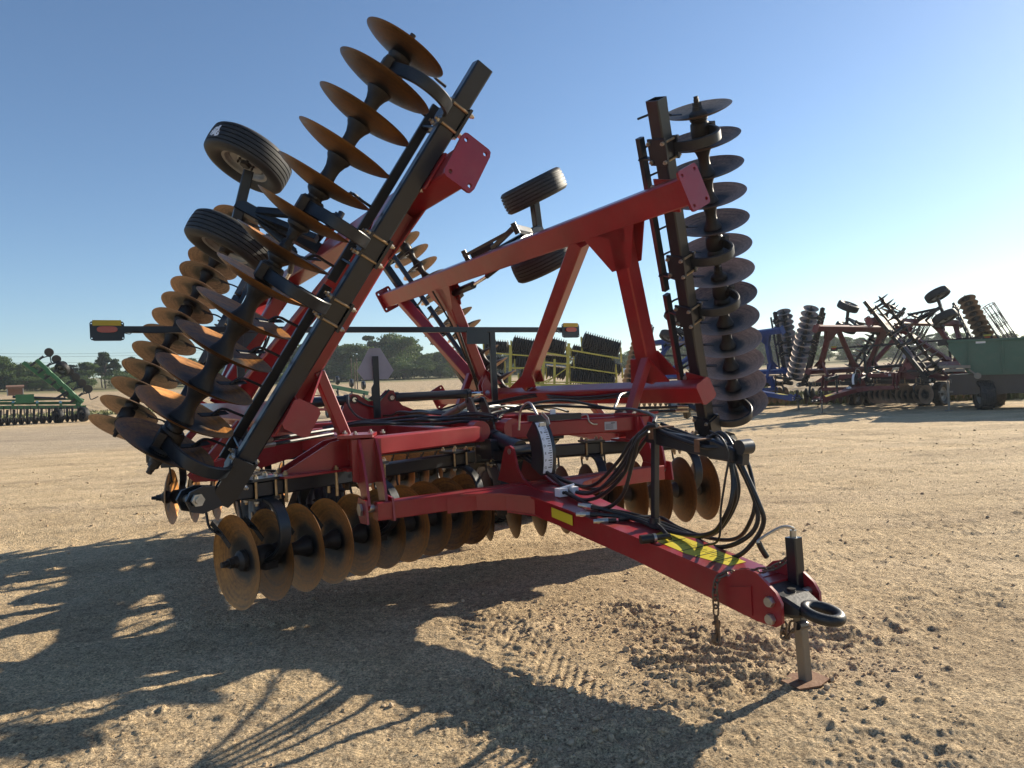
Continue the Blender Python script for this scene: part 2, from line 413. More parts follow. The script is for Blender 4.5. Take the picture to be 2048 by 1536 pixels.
def build_ground():
    fw_ = np.radians(np.linspace(-58, 58, 1050)); bk = np.radians(np.linspace(58, 302, 60))[1:-1]
    th = np.concatenate([fw_, bk]); nth = len(th)
    rr = np.concatenate([np.linspace(.15, 2.0, 24)[:-1], np.geomspace(2.0, 60, 860), np.geomspace(60.6, 900, 90)])
    Rr, Tt = np.meshgrid(rr, th, indexing='ij')
    X = Rr * np.sin(Tt); Y = Rr * np.cos(Tt)
    Zz = terr(X, Y) + ground_h(X, Y)
    az = np.degrees(Tt); az = np.where(az > 180, az - 360, az)
    edge = 52 - 20 * sstep(8, 24, az) + 1.2 * perlin(az * .7, Rr * 0 + .3, 5)
    fld = sstep(-1.0, 1.0, Rr - edge)
    Zz += fld * (.05 * perlin(X * 1.3, Y * 1.3, 91) + .04 * np.sin((X * .8 + Y * .6) * 8)) * sstep(120, 60, Rr)
    n = len(rr); co = np.stack([X, Y, Zz], -1).reshape(-1, 3)
    co = np.vstack([co, [[0, 0, 0]]]); ci = len(co) - 1
    i = np.arange(n - 1)[:, None]; j = np.arange(nth)[None, :]; j2 = (j + 1) % nth
    q = np.stack([i * nth + j, i * nth + j2, (i + 1) * nth + j2, (i + 1) * nth + j], -1).reshape(-1, 4)
    jj = np.arange(nth); tri = np.stack([np.full(nth, ci), (jj + 1) % nth, jj], -1)
    me = bpy.data.meshes.new('ground')
    me.vertices.add(len(co)); me.vertices.foreach_set('co', co.astype(np.float32).ravel())
    lv = np.concatenate([q[:, ::-1].ravel(), tri[:, ::-1].ravel()]); me.loops.add(len(lv)); me.loops.foreach_set('vertex_index', lv.astype(np.int32))
    ls = np.concatenate([np.arange(len(q)) * 4, len(q) * 4 + np.arange(len(tri)) * 3])
    me.polygons.add(len(ls)); me.polygons.foreach_set('loop_start', ls.astype(np.int32))
    me.polygons.foreach_set('use_smooth', np.ones(len(ls), bool))
    me.update(calc_edges=True); me.validate()
    at = me.attributes.new('field', 'FLOAT', 'POINT'); at.data.foreach_set('value', np.append(fld.ravel(), 0).astype(np.float32))
    gr_ = fld * (np.exp(-((Rr - edge - 1.8) / 2.2) ** 2) * .9 + sstep(118, 140, Rr) * .7)
    at = me.attributes.new('grassy', 'FLOAT', 'POINT'); at.data.foreach_set('value', np.append(gr_.ravel(), 0).astype(np.float32))
    gv = (1 - fld) * sstep(-10, -20, az) * sstep(24, 30, Rr) * sstep(46, 42, Rr)
    at = me.attributes.new('gravel', 'FLOAT', 'POINT'); at.data.foreach_set('value', np.append(gv.ravel(), 0).astype(np.float32))
    m = bpy.data.materials.new('sandy_soil'); m.use_nodes = True; nn = m.node_tree.nodes; l = m.node_tree.links; b = nn['Principled BSDF']
    geo = nn.new('ShaderNodeNewGeometry')
    def noise(sc, det=6, rgh=.6, v=None):
        k = nn.new('ShaderNodeTexNoise'); k.inputs['Scale'].default_value = sc; k.inputs['Detail'].default_value = det; k.inputs['Roughness'].default_value = rgh; l.new(v or geo.outputs['Position'], k.inputs['Vector']); return k.outputs[0]
    def ramp(fac, stops):
        k = nn.new('ShaderNodeValToRGB'); e = k.color_ramp.elements; e[0].position = stops[0][0]; e[0].color = (*stops[0][1], 1); e[1].position = stops[-1][0]; e[1].color = (*stops[-1][1], 1)
        for p_, c in stops[1:-1]: q_ = e.new(p_); q_.color = (*c, 1)
        l.new(fac, k.inputs[0]); return k.outputs[0]
    def mix(fac, a, c, bt='MIX'):
        k = nn.new('ShaderNodeMix'); k.data_type = 'RGBA'; k.blend_type = bt
        if isinstance(fac, float): k.inputs[0].default_value = fac
        else: l.new(fac, k.inputs[0])
        l.new(a, k.inputs[6]); l.new(c, k.inputs[7]); return k.outputs[2]
    def attr(nm): k = nn.new('ShaderNodeAttribute'); k.attribute_name = nm; return k.outputs['Fac']
    base = ramp(noise(.9, 8, .7), [(.3, (.45, .335, .205)), (.5, (.55, .42, .265)), (.7, (.63, .49, .325))])
    g1 = ramp(noise(80, 3, .9), [(.36, (.30, .28, .27)), (.47, (.92, .92, .92)), (.55, (1.08, 1.08, 1.07)), (.64, (1.65, 1.62, 1.55))])
    base = mix(1., base, g1, 'MULTIPLY')
    g3 = ramp(noise(26, 4, .85), [(.35, (.60, .57, .54)), (.46, (1.04, 1.03, 1.01)), (.6, (1.32, 1.31, 1.27))])
    base = mix(1., base, g3, 'MULTIPLY')
    g2 = ramp(noise(9, 6, .75), [(.32, (.74, .73, .73)), (.5, (1, 1, 1)), (.7, (1.14, 1.12, 1.08))])
    base = mix(1., base, g2, 'MULTIPLY')
    vo = nn.new('ShaderNodeTexVoronoi'); vo.inputs['Scale'].default_value = 55; l.new(geo.outputs['Position'], vo.inputs['Vector'])
    peb = ramp(vo.outputs['Distance'], [(.10, (1, 1, 1)), (.2, (0, 0, 0))])
    pc = ramp(vo.outputs['Color'], [(.25, (.07, .06, .05)), (.55, (.33, .25, .17)), (.9, (.78, .68, .54))])
    base = mix(peb, base, pc)
    mp = nn.new('ShaderNodeMapping'); mp.inputs['Scale'].default_value = (.10, .75, 1); mp.inputs['Rotation'].default_value = (0, 0, -.22); l.new(geo.outputs['Position'], mp.inputs['Vector'])
    band = ramp(noise(1.0, 5, .6, mp.outputs[0]), [(.34, (.80, .79, .80)), (.5, (1, 1, 1)), (.66, (1.16, 1.15, 1.12))])
    base = mix(1., base, band, 'MULTIPLY')
    gvc = ramp(noise(30, 4, .8), [(.3, (.24, .20, .16)), (.7, (.42, .36, .29))])
    gm = nn.new('ShaderNodeMath'); gm.operation = 'MULTIPLY'; gm.inputs[1].default_value = .5; l.new(attr('gravel'), gm.inputs[0]); base = mix(gm.outputs[0], base, gvc)
    fn = ramp(noise(3.2, 10, .85), [(.32, (.20, .14, .085)), (.48, (.40, .29, .17)), (.62, (.62, .50, .34)), (.75, (.74, .64, .48))])
    base = mix(attr('field'), base, fn)
    gs_ = ramp(noise(1.5, 8, .8), [(.35, (.06, .085, .022)), (.6, (.17, .17, .06)), (.75, (.35, .30, .14))])
    base = mix(attr('grassy'), base, gs_)
    l.new(base, b.inputs['Base Color']); b.inputs['Roughness'].default_value = .93; b.inputs['Specular IOR Level'].default_value = .15
    bp = nn.new('ShaderNodeBump'); bp.inputs['Strength'].default_value = 1.0; bp.inputs['Distance'].default_value = .02; l.new(noise(85, 5, .75), bp.inputs['Height'])
    bp2 = nn.new('ShaderNodeBump'); bp2.inputs['Strength'].default_value = .8; bp2.inputs['Distance'].default_value = .01; bp2.invert = True; l.new(vo.outputs['Distance'], bp2.inputs['Height']); l.new(bp.outputs[0], bp2.inputs['Normal'])
    l.new(bp2.outputs[0], b.inputs['Normal'])
    me.materials.append(m)
    o = bpy.data.objects.new('ground', me); COL.objects.link(o); struct(o)
build_ground()
# clods and pebbles: one loose cover
def build_clods():
    n = 12000; rg = np.random.RandomState(4)
    r = 2.2 * (20 / 2.2) ** rg.rand(n); a = np.radians(rg.uniform(-50, 50, n)); x = r * np.sin(a); y = r * np.cos(a)
    k = 3000; cx = np.array([.62, .3, .8, .1, .2, 1.5]); cy = np.array([4.1, 4.5, 3.5, 3.3, 2.95, 3.6]); c = rg.randint(0, 6, k)
    x[:k] = cx[c] + rg.randn(k) * .32; y[:k] = cy[c] + rg.randn(k) * .22; r[:k] = 3
    s = np.clip(rg.lognormal(-5.6, .6, n), .002, .02); s[:3000] *= 1.5; s = s  * np.clip(.6 + r / 12, .8, 2.0)
    z = terr(x, y) + ground_h(x, y)
    t = (1 + 5 ** .5) / 2
    iv = np.array([(-1, t, 0), (1, t, 0), (-1, -t, 0), (1, -t, 0), (0, -1, t), (0, 1, t), (0, -1, -t), (0, 1, -t), (t, 0, -1), (t, 0, 1), (-t, 0, -1), (-t, 0, 1)]) / 1.9
    fi = np.array([(0, 11, 5), (0, 5, 1), (0, 1, 7), (0, 7, 10), (0, 10, 11), (1, 5, 9), (5, 11, 4), (11, 10, 2), (10, 7, 6), (7, 1, 8), (3, 9, 4), (3, 4, 2), (3, 2, 6), (3, 6, 8), (3, 8, 9), (4, 9, 5), (2, 4, 11), (6, 2, 10), (8, 6, 7), (9, 8, 1)])
    P_ = iv[None] * (s[:, None, None] * rg.uniform(.65, 1.3, (n, 12, 1))) * rg.uniform(.6, 1.25, (n, 1, 3)) * np.array([1, 1, .7])
    an = rg.uniform(0, 6.28, n); c_, s_ = np.cos(an)[:, None], np.sin(an)[:, None]
    Q = np.stack([P_[..., 0] * c_ - P_[..., 1] * s_ + x[:, None], P_[..., 0] * s_ + P_[..., 1] * c_ + y[:, None], P_[..., 2] + (z + s * .2)[:, None]], -1)
    F = fi[None] + 12 * np.arange(n)[:, None, None]
    me = bpy.data.meshes.new('pebbles'); me.from_pydata(Q.reshape(-1, 3).tolist(), [], F.reshape(-1, 3).tolist())
    m = mat('pebble_and_clod', (.40, .28, .165), .9, col2=(.58, .44, .29), vscale=2.5, bump=.3, spec=.2)
    me.materials.append(m); o = bpy.data.objects.new('pebbles', me); COL.objects.link(o); struct(o, 'stuff')
build_clods()
def build_weeds():
    rg = np.random.RandomState(8); vs = []; fs = []
    def add(n, a0, a1, r0, r1, hmn, hmx):
        for _ in range(n):
            a = math.radians(rg.uniform(a0, a1)); r = rg.uniform(r0, r1); x, y = r * math.sin(a), r * math.cos(a)
            h = rg.uniform(hmn, hmx); z = float(terr(np.float64(x), np.float64(y))); t = rg.uniform(0, 6.28); wd = rg.uniform(.012, .05); lx, ly = rg.uniform(-.2, .2, 2) * h
            o = len(vs); dx, dy = math.cos(t) * wd, math.sin(t) * wd
            vs.extend([(x - dx, y - dy, z), (x + dx, y + dy, z), (x + dx * 1.6 + lx * .5, y + dy * 1.6 + ly * .5, z + h * .6), (x - dx * 1.6 + lx * .5, y - dy * 1.6 + ly * .5, z + h * .6), (x + lx, y + ly, z + h)])
            fs.extend([(o, o + 1, o + 2, o + 3), (o + 3, o + 2, o + 4)])
    add(12000, 19, 40, 32.5, 37, .15, .5); add(3000, 8, 20, 38, 50, .15, .45); add(2500, -20, 6, 53, 57, .08, .25); add(2500, -38, -20, 53, 58, .08, .22)
    me = bpy.data.meshes.new('weeds'); me.from_pydata(vs, [], fs)
    m = mat('weed_leaf', (.08, .11, .03), .6, col2=(.30, .27, .11), vscale=1.4)
    me.materials.append(m); o = bpy.data.objects.new('weeds', me); COL.objects.link(o); struct(o, 'stuff')
build_weeds()

# ------------------------------------------------------------------ trees
def leaf_mat(name, c1, c2):
    m = bpy.data.materials.new(name); m.use_nodes = True; n = m.node_tree.nodes; l = m.node_tree.links; b = n['Principled BSDF']
    g = n.new('ShaderNodeNewGeometry'); nz = n.new('ShaderNodeTexNoise'); nz.inputs['Scale'].default_value = .8; nz.inputs['Detail'].default_value = 6
    l.new(g.outputs['Position'], nz.inputs['Vector']); a = n.new('ShaderNodeMath'); a.operation = 'ADD'
    mlt = n.new('ShaderNodeMath'); mlt.operation = 'MULTIPLY'; mlt.inputs[1].default_value = .35; l.new(g.outputs['Random Per Island'], mlt.inputs[0])
    l.new(nz.outputs[0], a.inputs[0]); l.new(mlt.outputs[0], a.inputs[1])
    r = n.new('ShaderNodeValToRGB'); r.color_ramp.elements[0].position = .4; r.color_ramp.elements[0].color = (*c1, 1); r.color_ramp.elements[1].position = .95; r.color_ramp.elements[1].color = (*c2, 1)
    l.new(a.outputs[0], r.inputs[0]); l.new(r.outputs[0], b.inputs['Base Color']); b.inputs['Roughness'].default_value = .6; b.inputs['Specular IOR Level'].default_value = .25
    tr = n.new('ShaderNodeBsdfTranslucent'); l.new(r.outputs[0], tr.inputs[0]); mx = n.new('ShaderNodeMixShader'); mx.inputs[0].default_value = .3
    l.new(b.outputs[0], mx.inputs[1]); l.new(tr.outputs[0], mx.inputs[2]); l.new(mx.outputs[0], n['Material Output'].inputs[0])
    return m
LM = [leaf_mat('broad_leaf', (.035, .07, .016), (.10, .15, .035)), leaf_mat('pine_needle', (.022, .048, .02), (.055, .09, .035))]
bark = mat('bark', (.10, .075, .055), .9, var=.3)
def tree_meshes(kind, H_, W_, sd, nl):
    rg = np.random.RandomState(sd); rr = random.Random(sd)
    tb = MB(); lobes = []
    tb.tube([(0, 0, -.3), (.05 * W_, 0, H_ * .3), (-.03 * W_, .03 * W_, H_ * .6), (0, 0, H_ * .9)], [.045 * H_ * .5 * (1 - .85 * i / 18) for i in range(19)], 7, 6)
    nb = 19 if kind != 1 else 18
    for i in range(nb):
        h = H_ * (rr.uniform(.1, .92) if kind == 0 else rr.uniform(.42, .97) if kind == 1 else rr.uniform(.1, .85))
        a = rr.uniform(0, 6.28); rel = (h / H_)
        rad = W_ * .5 * (math.sin(PI * min(1, rel * .72 + .26)) ** .6) * rr.uniform(.4, 1.0)
        if kind == 1: rad *= .75
        c = V((math.cos(a) * rad, math.sin(a) * rad, h)); lobes.append((c, W_ * rr.uniform(.17, .30) * (.75 if kind == 1 else 1), H_ * rr.uniform(.07, .13) * (.6 if kind == 1 else 1)))
        tb.tube([(0, 0, h * .72), (c.x * .5, c.y * .5, h * .86), tuple(c)], [.012 * H_ * (1 - .8 * k / 12) for k in range(13)], 5, 6)
    if kind != 1: lobes.append((V((0, 0, H_ * .9)), W_ * .22, H_ * .12)); lobes.append((V((0, 0, H_ * .55)), W_ * .36, H_ * .22))
    n = nl; li = rg.randint(0, len(lobes), n)
    C = np.array([l_[0][:] for l_ in lobes])[li]; S = np.array([(l_[1], l_[1], l_[2]) for l_ in lobes])[li]
    d = rg.randn(n, 3); d /= np.linalg.norm(d, axis=1)[:, None]; d *= rg.uniform(.45, 1.1, (n, 1))
    c = C + d * S; sz = H_ * rg.uniform(.014, .036, (n, 1))
    a = rg.randn(n, 3); a /= np.linalg.norm(a, axis=1)[:, None]; b = np.cross(a, rg.randn(n, 3)); b /= np.linalg.norm(b, axis=1)[:, None]
    Q = np.stack([c - a * sz, c - b * sz * .7, c + a * sz, c + b * sz * .7], 1).reshape(-1, 3)
    me = bpy.data.meshes.new('crown'); me.from_pydata(Q.tolist(), [], np.arange(4 * n).reshape(-1, 4).tolist()); me.materials.append(LM[1 if kind == 1 else 0])
    t = tb.make('trunk', bark); tm = t.data; bpy.data.objects.remove(t)
    return me, tm
TR = [tree_meshes(k, H_, W_, s_, nl) for k, H_, W_, s_, nl in ((0, 8, 8.5, 1, 9000), (0, 8, 7, 2, 8000), (0, 8, 9.5, 3, 10000), (1, 9, 5, 4, 4200), (1, 9, 4.5, 5, 3600), (2, 5, 8, 6, 7000), (2, 5, 7, 7, 6000))]
TL = ['rounded broadleaf tree in the treeline beyond the stubble field', 'upright broadleaf tree in the treeline beyond the stubble field', 'wide spreading broadleaf tree in the treeline beyond the stubble field',
      'tall open pine with clumped needles in the far treeline', 'thin ragged pine standing above its neighbours in the far treeline', 'low bushy tree at the foot of the far treeline', 'broad low thicket tree at the edge of the stubble field']
def tree(k, az, D, sc):
    x, y = D * math.sin(R_(az)), D * math.cos(R_(az)); z = float(terr(np.float64(x), np.float64(y)))
    e = thing('pine_tree' if k in (3, 4) else 'bush_tree' if k > 4 else 'broadleaf_tree', TL[k], 'tree', (x, y, z), random.uniform(0, 6.28), ['rounded trees of the far treeline', 'upright trees of the far treeline', 'spreading trees of the far treeline', 'tall pines of the far treeline', 'thin pines of the far treeline', 'low bushy trees of the far treeline', 'thicket trees at the field edge'][k])
    e.scale = (sc, sc, sc * random.uniform(.92, 1.08))
    for nm, me in zip(('crown', 'trunk'), TR[k]):
        o = bpy.data.objects.new(nm, me); COL.objects.link(o); o.parent = e
rt = random.Random(21)
def prof(az):
    "target angular height of the treeline"
    pts = [(-40, .030), (-36, .040), (-34, .030), (-31, .036), (-29.5, .034), (-27, .033), (-22, .034), (-18, .045), (-14, .056), (-12.6, .050), (-11.0, .058), (-8.5, .056), (-6.5, .040), (-5.4, .034), (-4.5, .046), (-2, .036), (2, .030), (6, .026), (10, .026), (14, .034), (19, .038), (24, .036), (30, .030), (36, .026), (42, .026)]
    for (a, h), (a2, h2) in zip(pts[:-1], pts[1:]):
        if a <= az <= a2: return h + (h2 - h) * (az - a) / (a2 - a)
    return .03
az = -39.0
while az < 41:
    D = 160 + rt.uniform(-6, 10); hh = prof(az) * D
    k = rt.choice([0, 1, 2, 0, 2, 3]) if not (-17 < az < -13 or -34 < az < -28) else rt.choice([3, 4, 3, 0, 1])
    tree(k, az, D, hh / (8.3 if k < 3 else 9) * rt.uniform(.84, 1.1))
    if rt.random() < .85: tree(rt.choice([5, 6]), az + rt.uniform(-.5, .5), D - 7, hh / 8 * rt.uniform(.7, 1.1))
    az += rt.uniform(.7, 1.15)
tree(4, -30.1, 158, .84); tree(3, -16.2, 150, .93); tree(3, -5.0, 152, .78)

# ------------------------------------------------------------------ the disk harrow (own frame: x right, y rearwards, z up)
PSI = R_(30.7125)
LX = V((math.cos(PSI), math.sin(PSI), 0))
MO = V((-.3379, 6.0506, 0))
def P(a, b, c):            # lateral, forward, height against the eye level
    return V((a, -b, c + 1.5))
HP, PW = -.5939, 2.138
TH = {-1: R_(119.784), 1: R_(117.612)}
def wg(s, u, b, n):
    t = TH[s]
    return P(s * (PW + u * math.cos(t) - n * math.sin(t)), b, HP + u * math.sin(t) + n * math.cos(t))
def wdir(s, u, b, n):
    return wg(s, u, b, n) - wg(s, 0, 0, 0)

SP = .229
AF, AR = R_(17.968), R_(17.634)
DR = .301
H = thing('disk_harrow', 'large red and black folding disk harrow in the foreground, wings folded up, rusty discs', 'disk harrow', MO, PSI)

def disc_mesh():
    mb = MB(); n = 48; prof = []
    Rr = (DR ** 2 + .062 ** 2) / (2 * .062)
    K = 9
    for k in range(K + 1):
        r = .045 + (DR - .045) * k / K
        prof.append((r, Rr - math.sqrt(Rr * Rr - r * r) - .062))
    low = [(r, z - .0055) for r, z in prof][::-1]
    low[0] = (DR - .003, low[0][1] + .001)
    mb.lathe(prof + low, (0, 0, 0), (0, 0, 1), n, closed=True)
    # hub washer
    mb.mi = 1
    mb.lathe([(.045, -.066), (.072, -.062), (.072, -.052), (.02, -.048), (.02, -.075), (.072, -.075), (.072, -.066)], (0, 0, 0), (0, 0, 1), 20, closed=True)
    return mb
proto_disc = None
def disc(c, ax, parent=None, r=None, grey=False):
    global proto_disc
    if proto_disc is None:
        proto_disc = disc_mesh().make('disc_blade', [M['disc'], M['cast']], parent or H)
        o = proto_disc
    else:
        o = proto_disc.copy(); COL.objects.link(o); o.parent = parent or H
    q = V(ax).to_track_quat('Z', 'Y').to_matrix().to_4x4() @ Matrix.Rotation(random.uniform(0, 6.28), 4, 'Z') @ Matrix.Rotation(random.uniform(-.006, .006), 4, 'X')
    if r: q = q @ Matrix.Diagonal((r, r, r, 1))
    q.translation = c
    o.matrix_local = q
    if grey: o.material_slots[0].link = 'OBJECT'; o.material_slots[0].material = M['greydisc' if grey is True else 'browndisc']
    return o

def gang(kf, e, nrm, back, idx, conc, hang, ends, rail=None, scr=True, first_small=False, grey=False):
    """kf(k): axle point at blade index k; e: axial unit vector of rising... outward; nrm: from axle to bar; back: unit vector to the trailing side
    conc: +1 blades open outward, -1 inward"""
    fw = -back
    ax = e * conc
    for k in idx:
        disc(kf(k), ax, r=(.86 if first_small and k == min(idx) else None), grey=grey)
    # spools
    for seg in ends:
        mb = MB()
        ks = [k for k in idx if seg[0] <= k <= seg[1]]
        off = ax * -.057
        a0, a1 = kf(ks[0]) + off, kf(ks[-1]) + off
        dd = (a1 - a0).normalized()
        mb.cyl(a0 - dd * .13, a1 + dd * .13, .021, n=10)
        for k in ks[:-1]:
            p = kf(k) + off; q = kf(k + 1) + off; L = (q - p).length; d = (q - p).normalized()
            h = any(k < hh < k + 1 for hh in hang)
            if h:
                mb.lathe([(.07, .01), (.068, .025), (.045, .05), (.045, L - .05), (.068, L - .025), (.07, L - .01)], p, d, 20)
            else:
                mb.lathe([(.02, .008), (.076, .008), (.072, .022), (.058, .045), (.046, .08), (.043, L * .5), (.045, L - .085), (.056, L - .05), (.07, L - .022), (.075, L - .008), (.02, L - .008)], p, d, 24)
        for p, d in ((a0, -dd), (a1, dd)):
            mb.lathe([(.07, .008), (.066, .03), (.04, .05), (.036, .075), (.02, .075)], p, d, 18)
            mb.cyl(p + d * .07, p + d * .105, .034, n=6); mb.cyl(p + d * .1, p + d * .15, .018, n=10)
        mb.make('gang_axle', M['cast'], H)
    # hangers: C shaped spring strips with a bearing at the axle, clamped to the bar
    for hk in hang:
        c = kf(hk) + ax * -.057
        loop = [(-.10, .375), (.04, .378), (.15, .36), (.235, .30), (.275, .21), (.262, .12), (.20, .05), (.11, .0), (.03, -.035)]
        pts = catmull([c + fw * x + nrm * y for x, y in loop], 4)
        mb = MB(); rings = []
        for i, p in enumerate(pts):
            d = (pts[min(i + 1, len(pts) - 1)] - pts[max(i - 1, 0)]).normalized(); u = d.cross(e).normalized()
            rings.append(mb.sect(p, e, u, .076, .026, .005))
        mb.sweep(rings)
        hg = mb.make('hanger_spring', M['spring'], H)
        mb = MB()
        mb.lathe([(.03, -.062), (.06, -.062), (.07, -.05), (.074, 0), (.07, .05), (.06, .062), (.03, .062)], c, e, 22)
        mb.beam(c - e * .045 + fw * .03 - nrm * .05, c + e * .045 + fw * .03 - nrm * .05, .13, .05, nrm)
        mb.lathe([(.0, .0), (.035, .0), (.035, .012), (.02, .018), (.0, .018)], c + fw * .07, fw, 12)
        mb.make('bearing_housing', M['cast'], H)
        cl = MB(); bc = c + nrm * .44
        cl.mi = 0
        cl.beam(bc + nrm * .064 - fw * .085, bc + nrm * .064 + fw * .085, .2, .018, nrm)
        cl.beam(bc - nrm * .062 - fw * .085, bc - nrm * .062 + fw * .085, .17, .018, nrm)
        cl.mi = 1
        for sx in (-1, 1):
            for sy in (-1, 1):
                q = bc + e * (.07 * sx) + fw * (.067 * sy)
                cl.cyl(q - nrm * .1, q + nrm * .1, .0095, n=8)
                cl.mi = 2; cl.hexa(q + nrm * .074, nrm, .016, .016); cl.hexa(q - nrm * .071, -nrm, .016, .014); cl.mi = 1
        cl.make('clamp', [M['black'], M['bronze'], M['zinc']], H)
    if rail:
        k0, k1 = rail
        mb = MB(); ro_ = back * .28 + nrm * .375
        r0 = kf(k0) + ro_; r1 = kf(k1) + ro_
        n = max(2, int(abs(k1 - k0) / 4.2))
        for i in range(n):
            a = r0.lerp(r1, (i + .015) / n); b = r0.lerp(r1, (i + .985) / n)
            mb.beam(a, b, .045, .062, nrm)
            for t in (.12, .88):
                q = a.lerp(b, t)
                mb.beam(q, q - back * .24 + nrm * .05, .05, .014, e)
                mb.hexa(q + nrm * .03, nrm)
        mb.make('scraper_rail', M['black'], H)
        for k in idx:
            if not (min(k0, k1) - .6 <= k <= max(k0, k1) + .6): continue
            mb = MB(); o = kf(k) + ax * .05
            j = random.uniform(-.012, .012)
            p0 = o + back * .28 + nrm * .36; p1 = o + back * (.27 + j) + nrm * .28; p2 = o + back * .22 + nrm * .20
            mb.tube([p0, p1, p2, o + back * .13 + nrm * .15 - ax * .045], .0095, 6, 3)
            b0 = o + back * .225 + nrm * .235 - ax * .01; b1 = o + back * .085 + nrm * .085 - ax * .06
            mb.path([b0, b0.lerp(b1, .5) - ax * .006, b1], .045, .006, ax)
            mb.hexa(o + back * .17 + nrm * .18 - ax * .02, ax, .012, .01)
            mb.make('scraper', M['cast'], H)

ca, sa, cr, sr = math.cos(AF), math.sin(AF), math.cos(AR), math.sin(AR)
C0 = -1.0338
# centre front gangs
for s, A0 in ((-1, .1215), (1, .0905)):
    kf = lambda k, s=s, A0=A0: P(s * (A0 + (10 - k) * SP * ca), (10 - k) * SP * sa, C0)
    e = (kf(1) - kf(2)).normalized(); nrm = V((0, 0, 1)); back = nrm.cross(e); back = back if back.y > 0 else -back
    gang(kf, e, nrm, back, list(range(1, 11)), 1, [1.6, 5.5, 9.3], [(1, 10)], rail=(.6, 10.3))
    b0 = kf(-.02) + nrm * .44; b1 = kf(10.4) + nrm * .44
    mb = MB().beam(b0, b1, .102, .102, nrm); mb.make('gang_bar', M['black'], H)
    # end hinge towards the wing
    hp = kf(-.15) + nrm * .44
    mb = MB()
    for o_ in (-.062, .062):
        mb.prism([hp - back * o_ + e * x + nrm * y for x, y in ((-.16, -.06), (-.16, .06), (-.05, .075), (.03, .05), (.06, .0), (.03, -.07), (-.04, -.09))], back * .02)
    q0, q1 = hp - back * .085, hp + back * .085
    mb.mi = 1; mb.cyl(q0, q1, .026, n=14); mb.cyl(q0, q0 - back * .022, .04, n=6); mb.cyl(q1, q1 + back * .022, .04, n=6); mb.cyl(q0 - back * .02, q0 - back * .035, .022, n=12)
    mb.make('gang_bar_hinge', [M['black'], M['zinc']], H)
# centre rear gangs
for s in (-1, 1):
    kf = lambda k, s=s: P(s * (2.1263 - (k - 1) * SP * cr), -3.1235 + (k - 1) * SP * sr - (.25 if s > 0 else 0), C0)
    e = (kf(1) - kf(2)).normalized(); nrm = V((0, 0, 1)); back = nrm.cross(e); back = back if back.y > 0 else -back
    gang(kf, e, nrm, -back, list(range(1, 11)), -1, [1.5, 5.5, 9.3], [(1, 10)], rail=(.8, 10.1), scr=True)
    MB().beam(kf(-.02) + nrm * .44, kf(10.3) + nrm * .44, .102, .102, nrm).make('gang_bar', M['black'], H)
# wing gangs
for s in (-1, 1):
    bw = .7037 - (.0175 if s > 0 else 0)
    kf = lambda k, s=s, bw=bw: wg(s, .1447 + (13 - k) * SP * ca, bw + (13 - k) * SP * sa, -.4417)
    e = (kf(1) - kf(2)).normalized(); nrm = wdir(s, 0, 0, 1); back = nrm.cross(e).normalized(); back = back if back.y > 0 else -back
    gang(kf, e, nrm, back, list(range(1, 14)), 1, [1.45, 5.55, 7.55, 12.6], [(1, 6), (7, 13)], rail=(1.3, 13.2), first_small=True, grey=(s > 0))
    t0 = kf(13.62) + nrm * .44; t1 = kf(.35) + nrm * .44
    mb = MB().beam(t0, t1, .115, .115, nrm)
    mb.hollow(t1, e, .115, .115, nrm, .06)
    mb.make('gang_bar', M['black'], H)
    mb = MB(); hp = wg(s, 0, .70, 0)
    for o_ in (-.04, .04):
        mb.prism([hp - back * o_ + e * x + nrm * y for x, y in ((-.05, -.05), (-.05, .05), (.02, .07), (.26, .065), (.26, -.065), (.02, -.07))], back * .018)
    mb.make('gang_bar_hinge', M['black'], H)
    # rear wing gang
    bq = -2.9842 - (.5 if s > 0 else 0)
    kr = lambda k, s=s, bq=bq: wg(s, .0594 + (11 - k) * SP * cr, bq - (11 - k) * SP * sr, -.5804 + (.1 if s > 0 else 0))
    e = (kr(1) - kr(2)).normalized(); back = nrm.cross(e).normalized(); back = back if back.y > 0 else -back
    hn = .5804 - (.1 if s > 0 else 0)
    gang(kr, e, nrm, -back, list(range(-2, 12)), -1, [-1.4, 4.5, 10.5], [(-2, 4), (5, 11)], rail=(-1.6, 11.2), grey='b')
    t0 = kr(11.4) + nrm * .44; t1 = kr(-2.7) + nrm * .44
    MB().beam(t0, t1, .102, .102, nrm).make('gang_bar', M['black'], H)

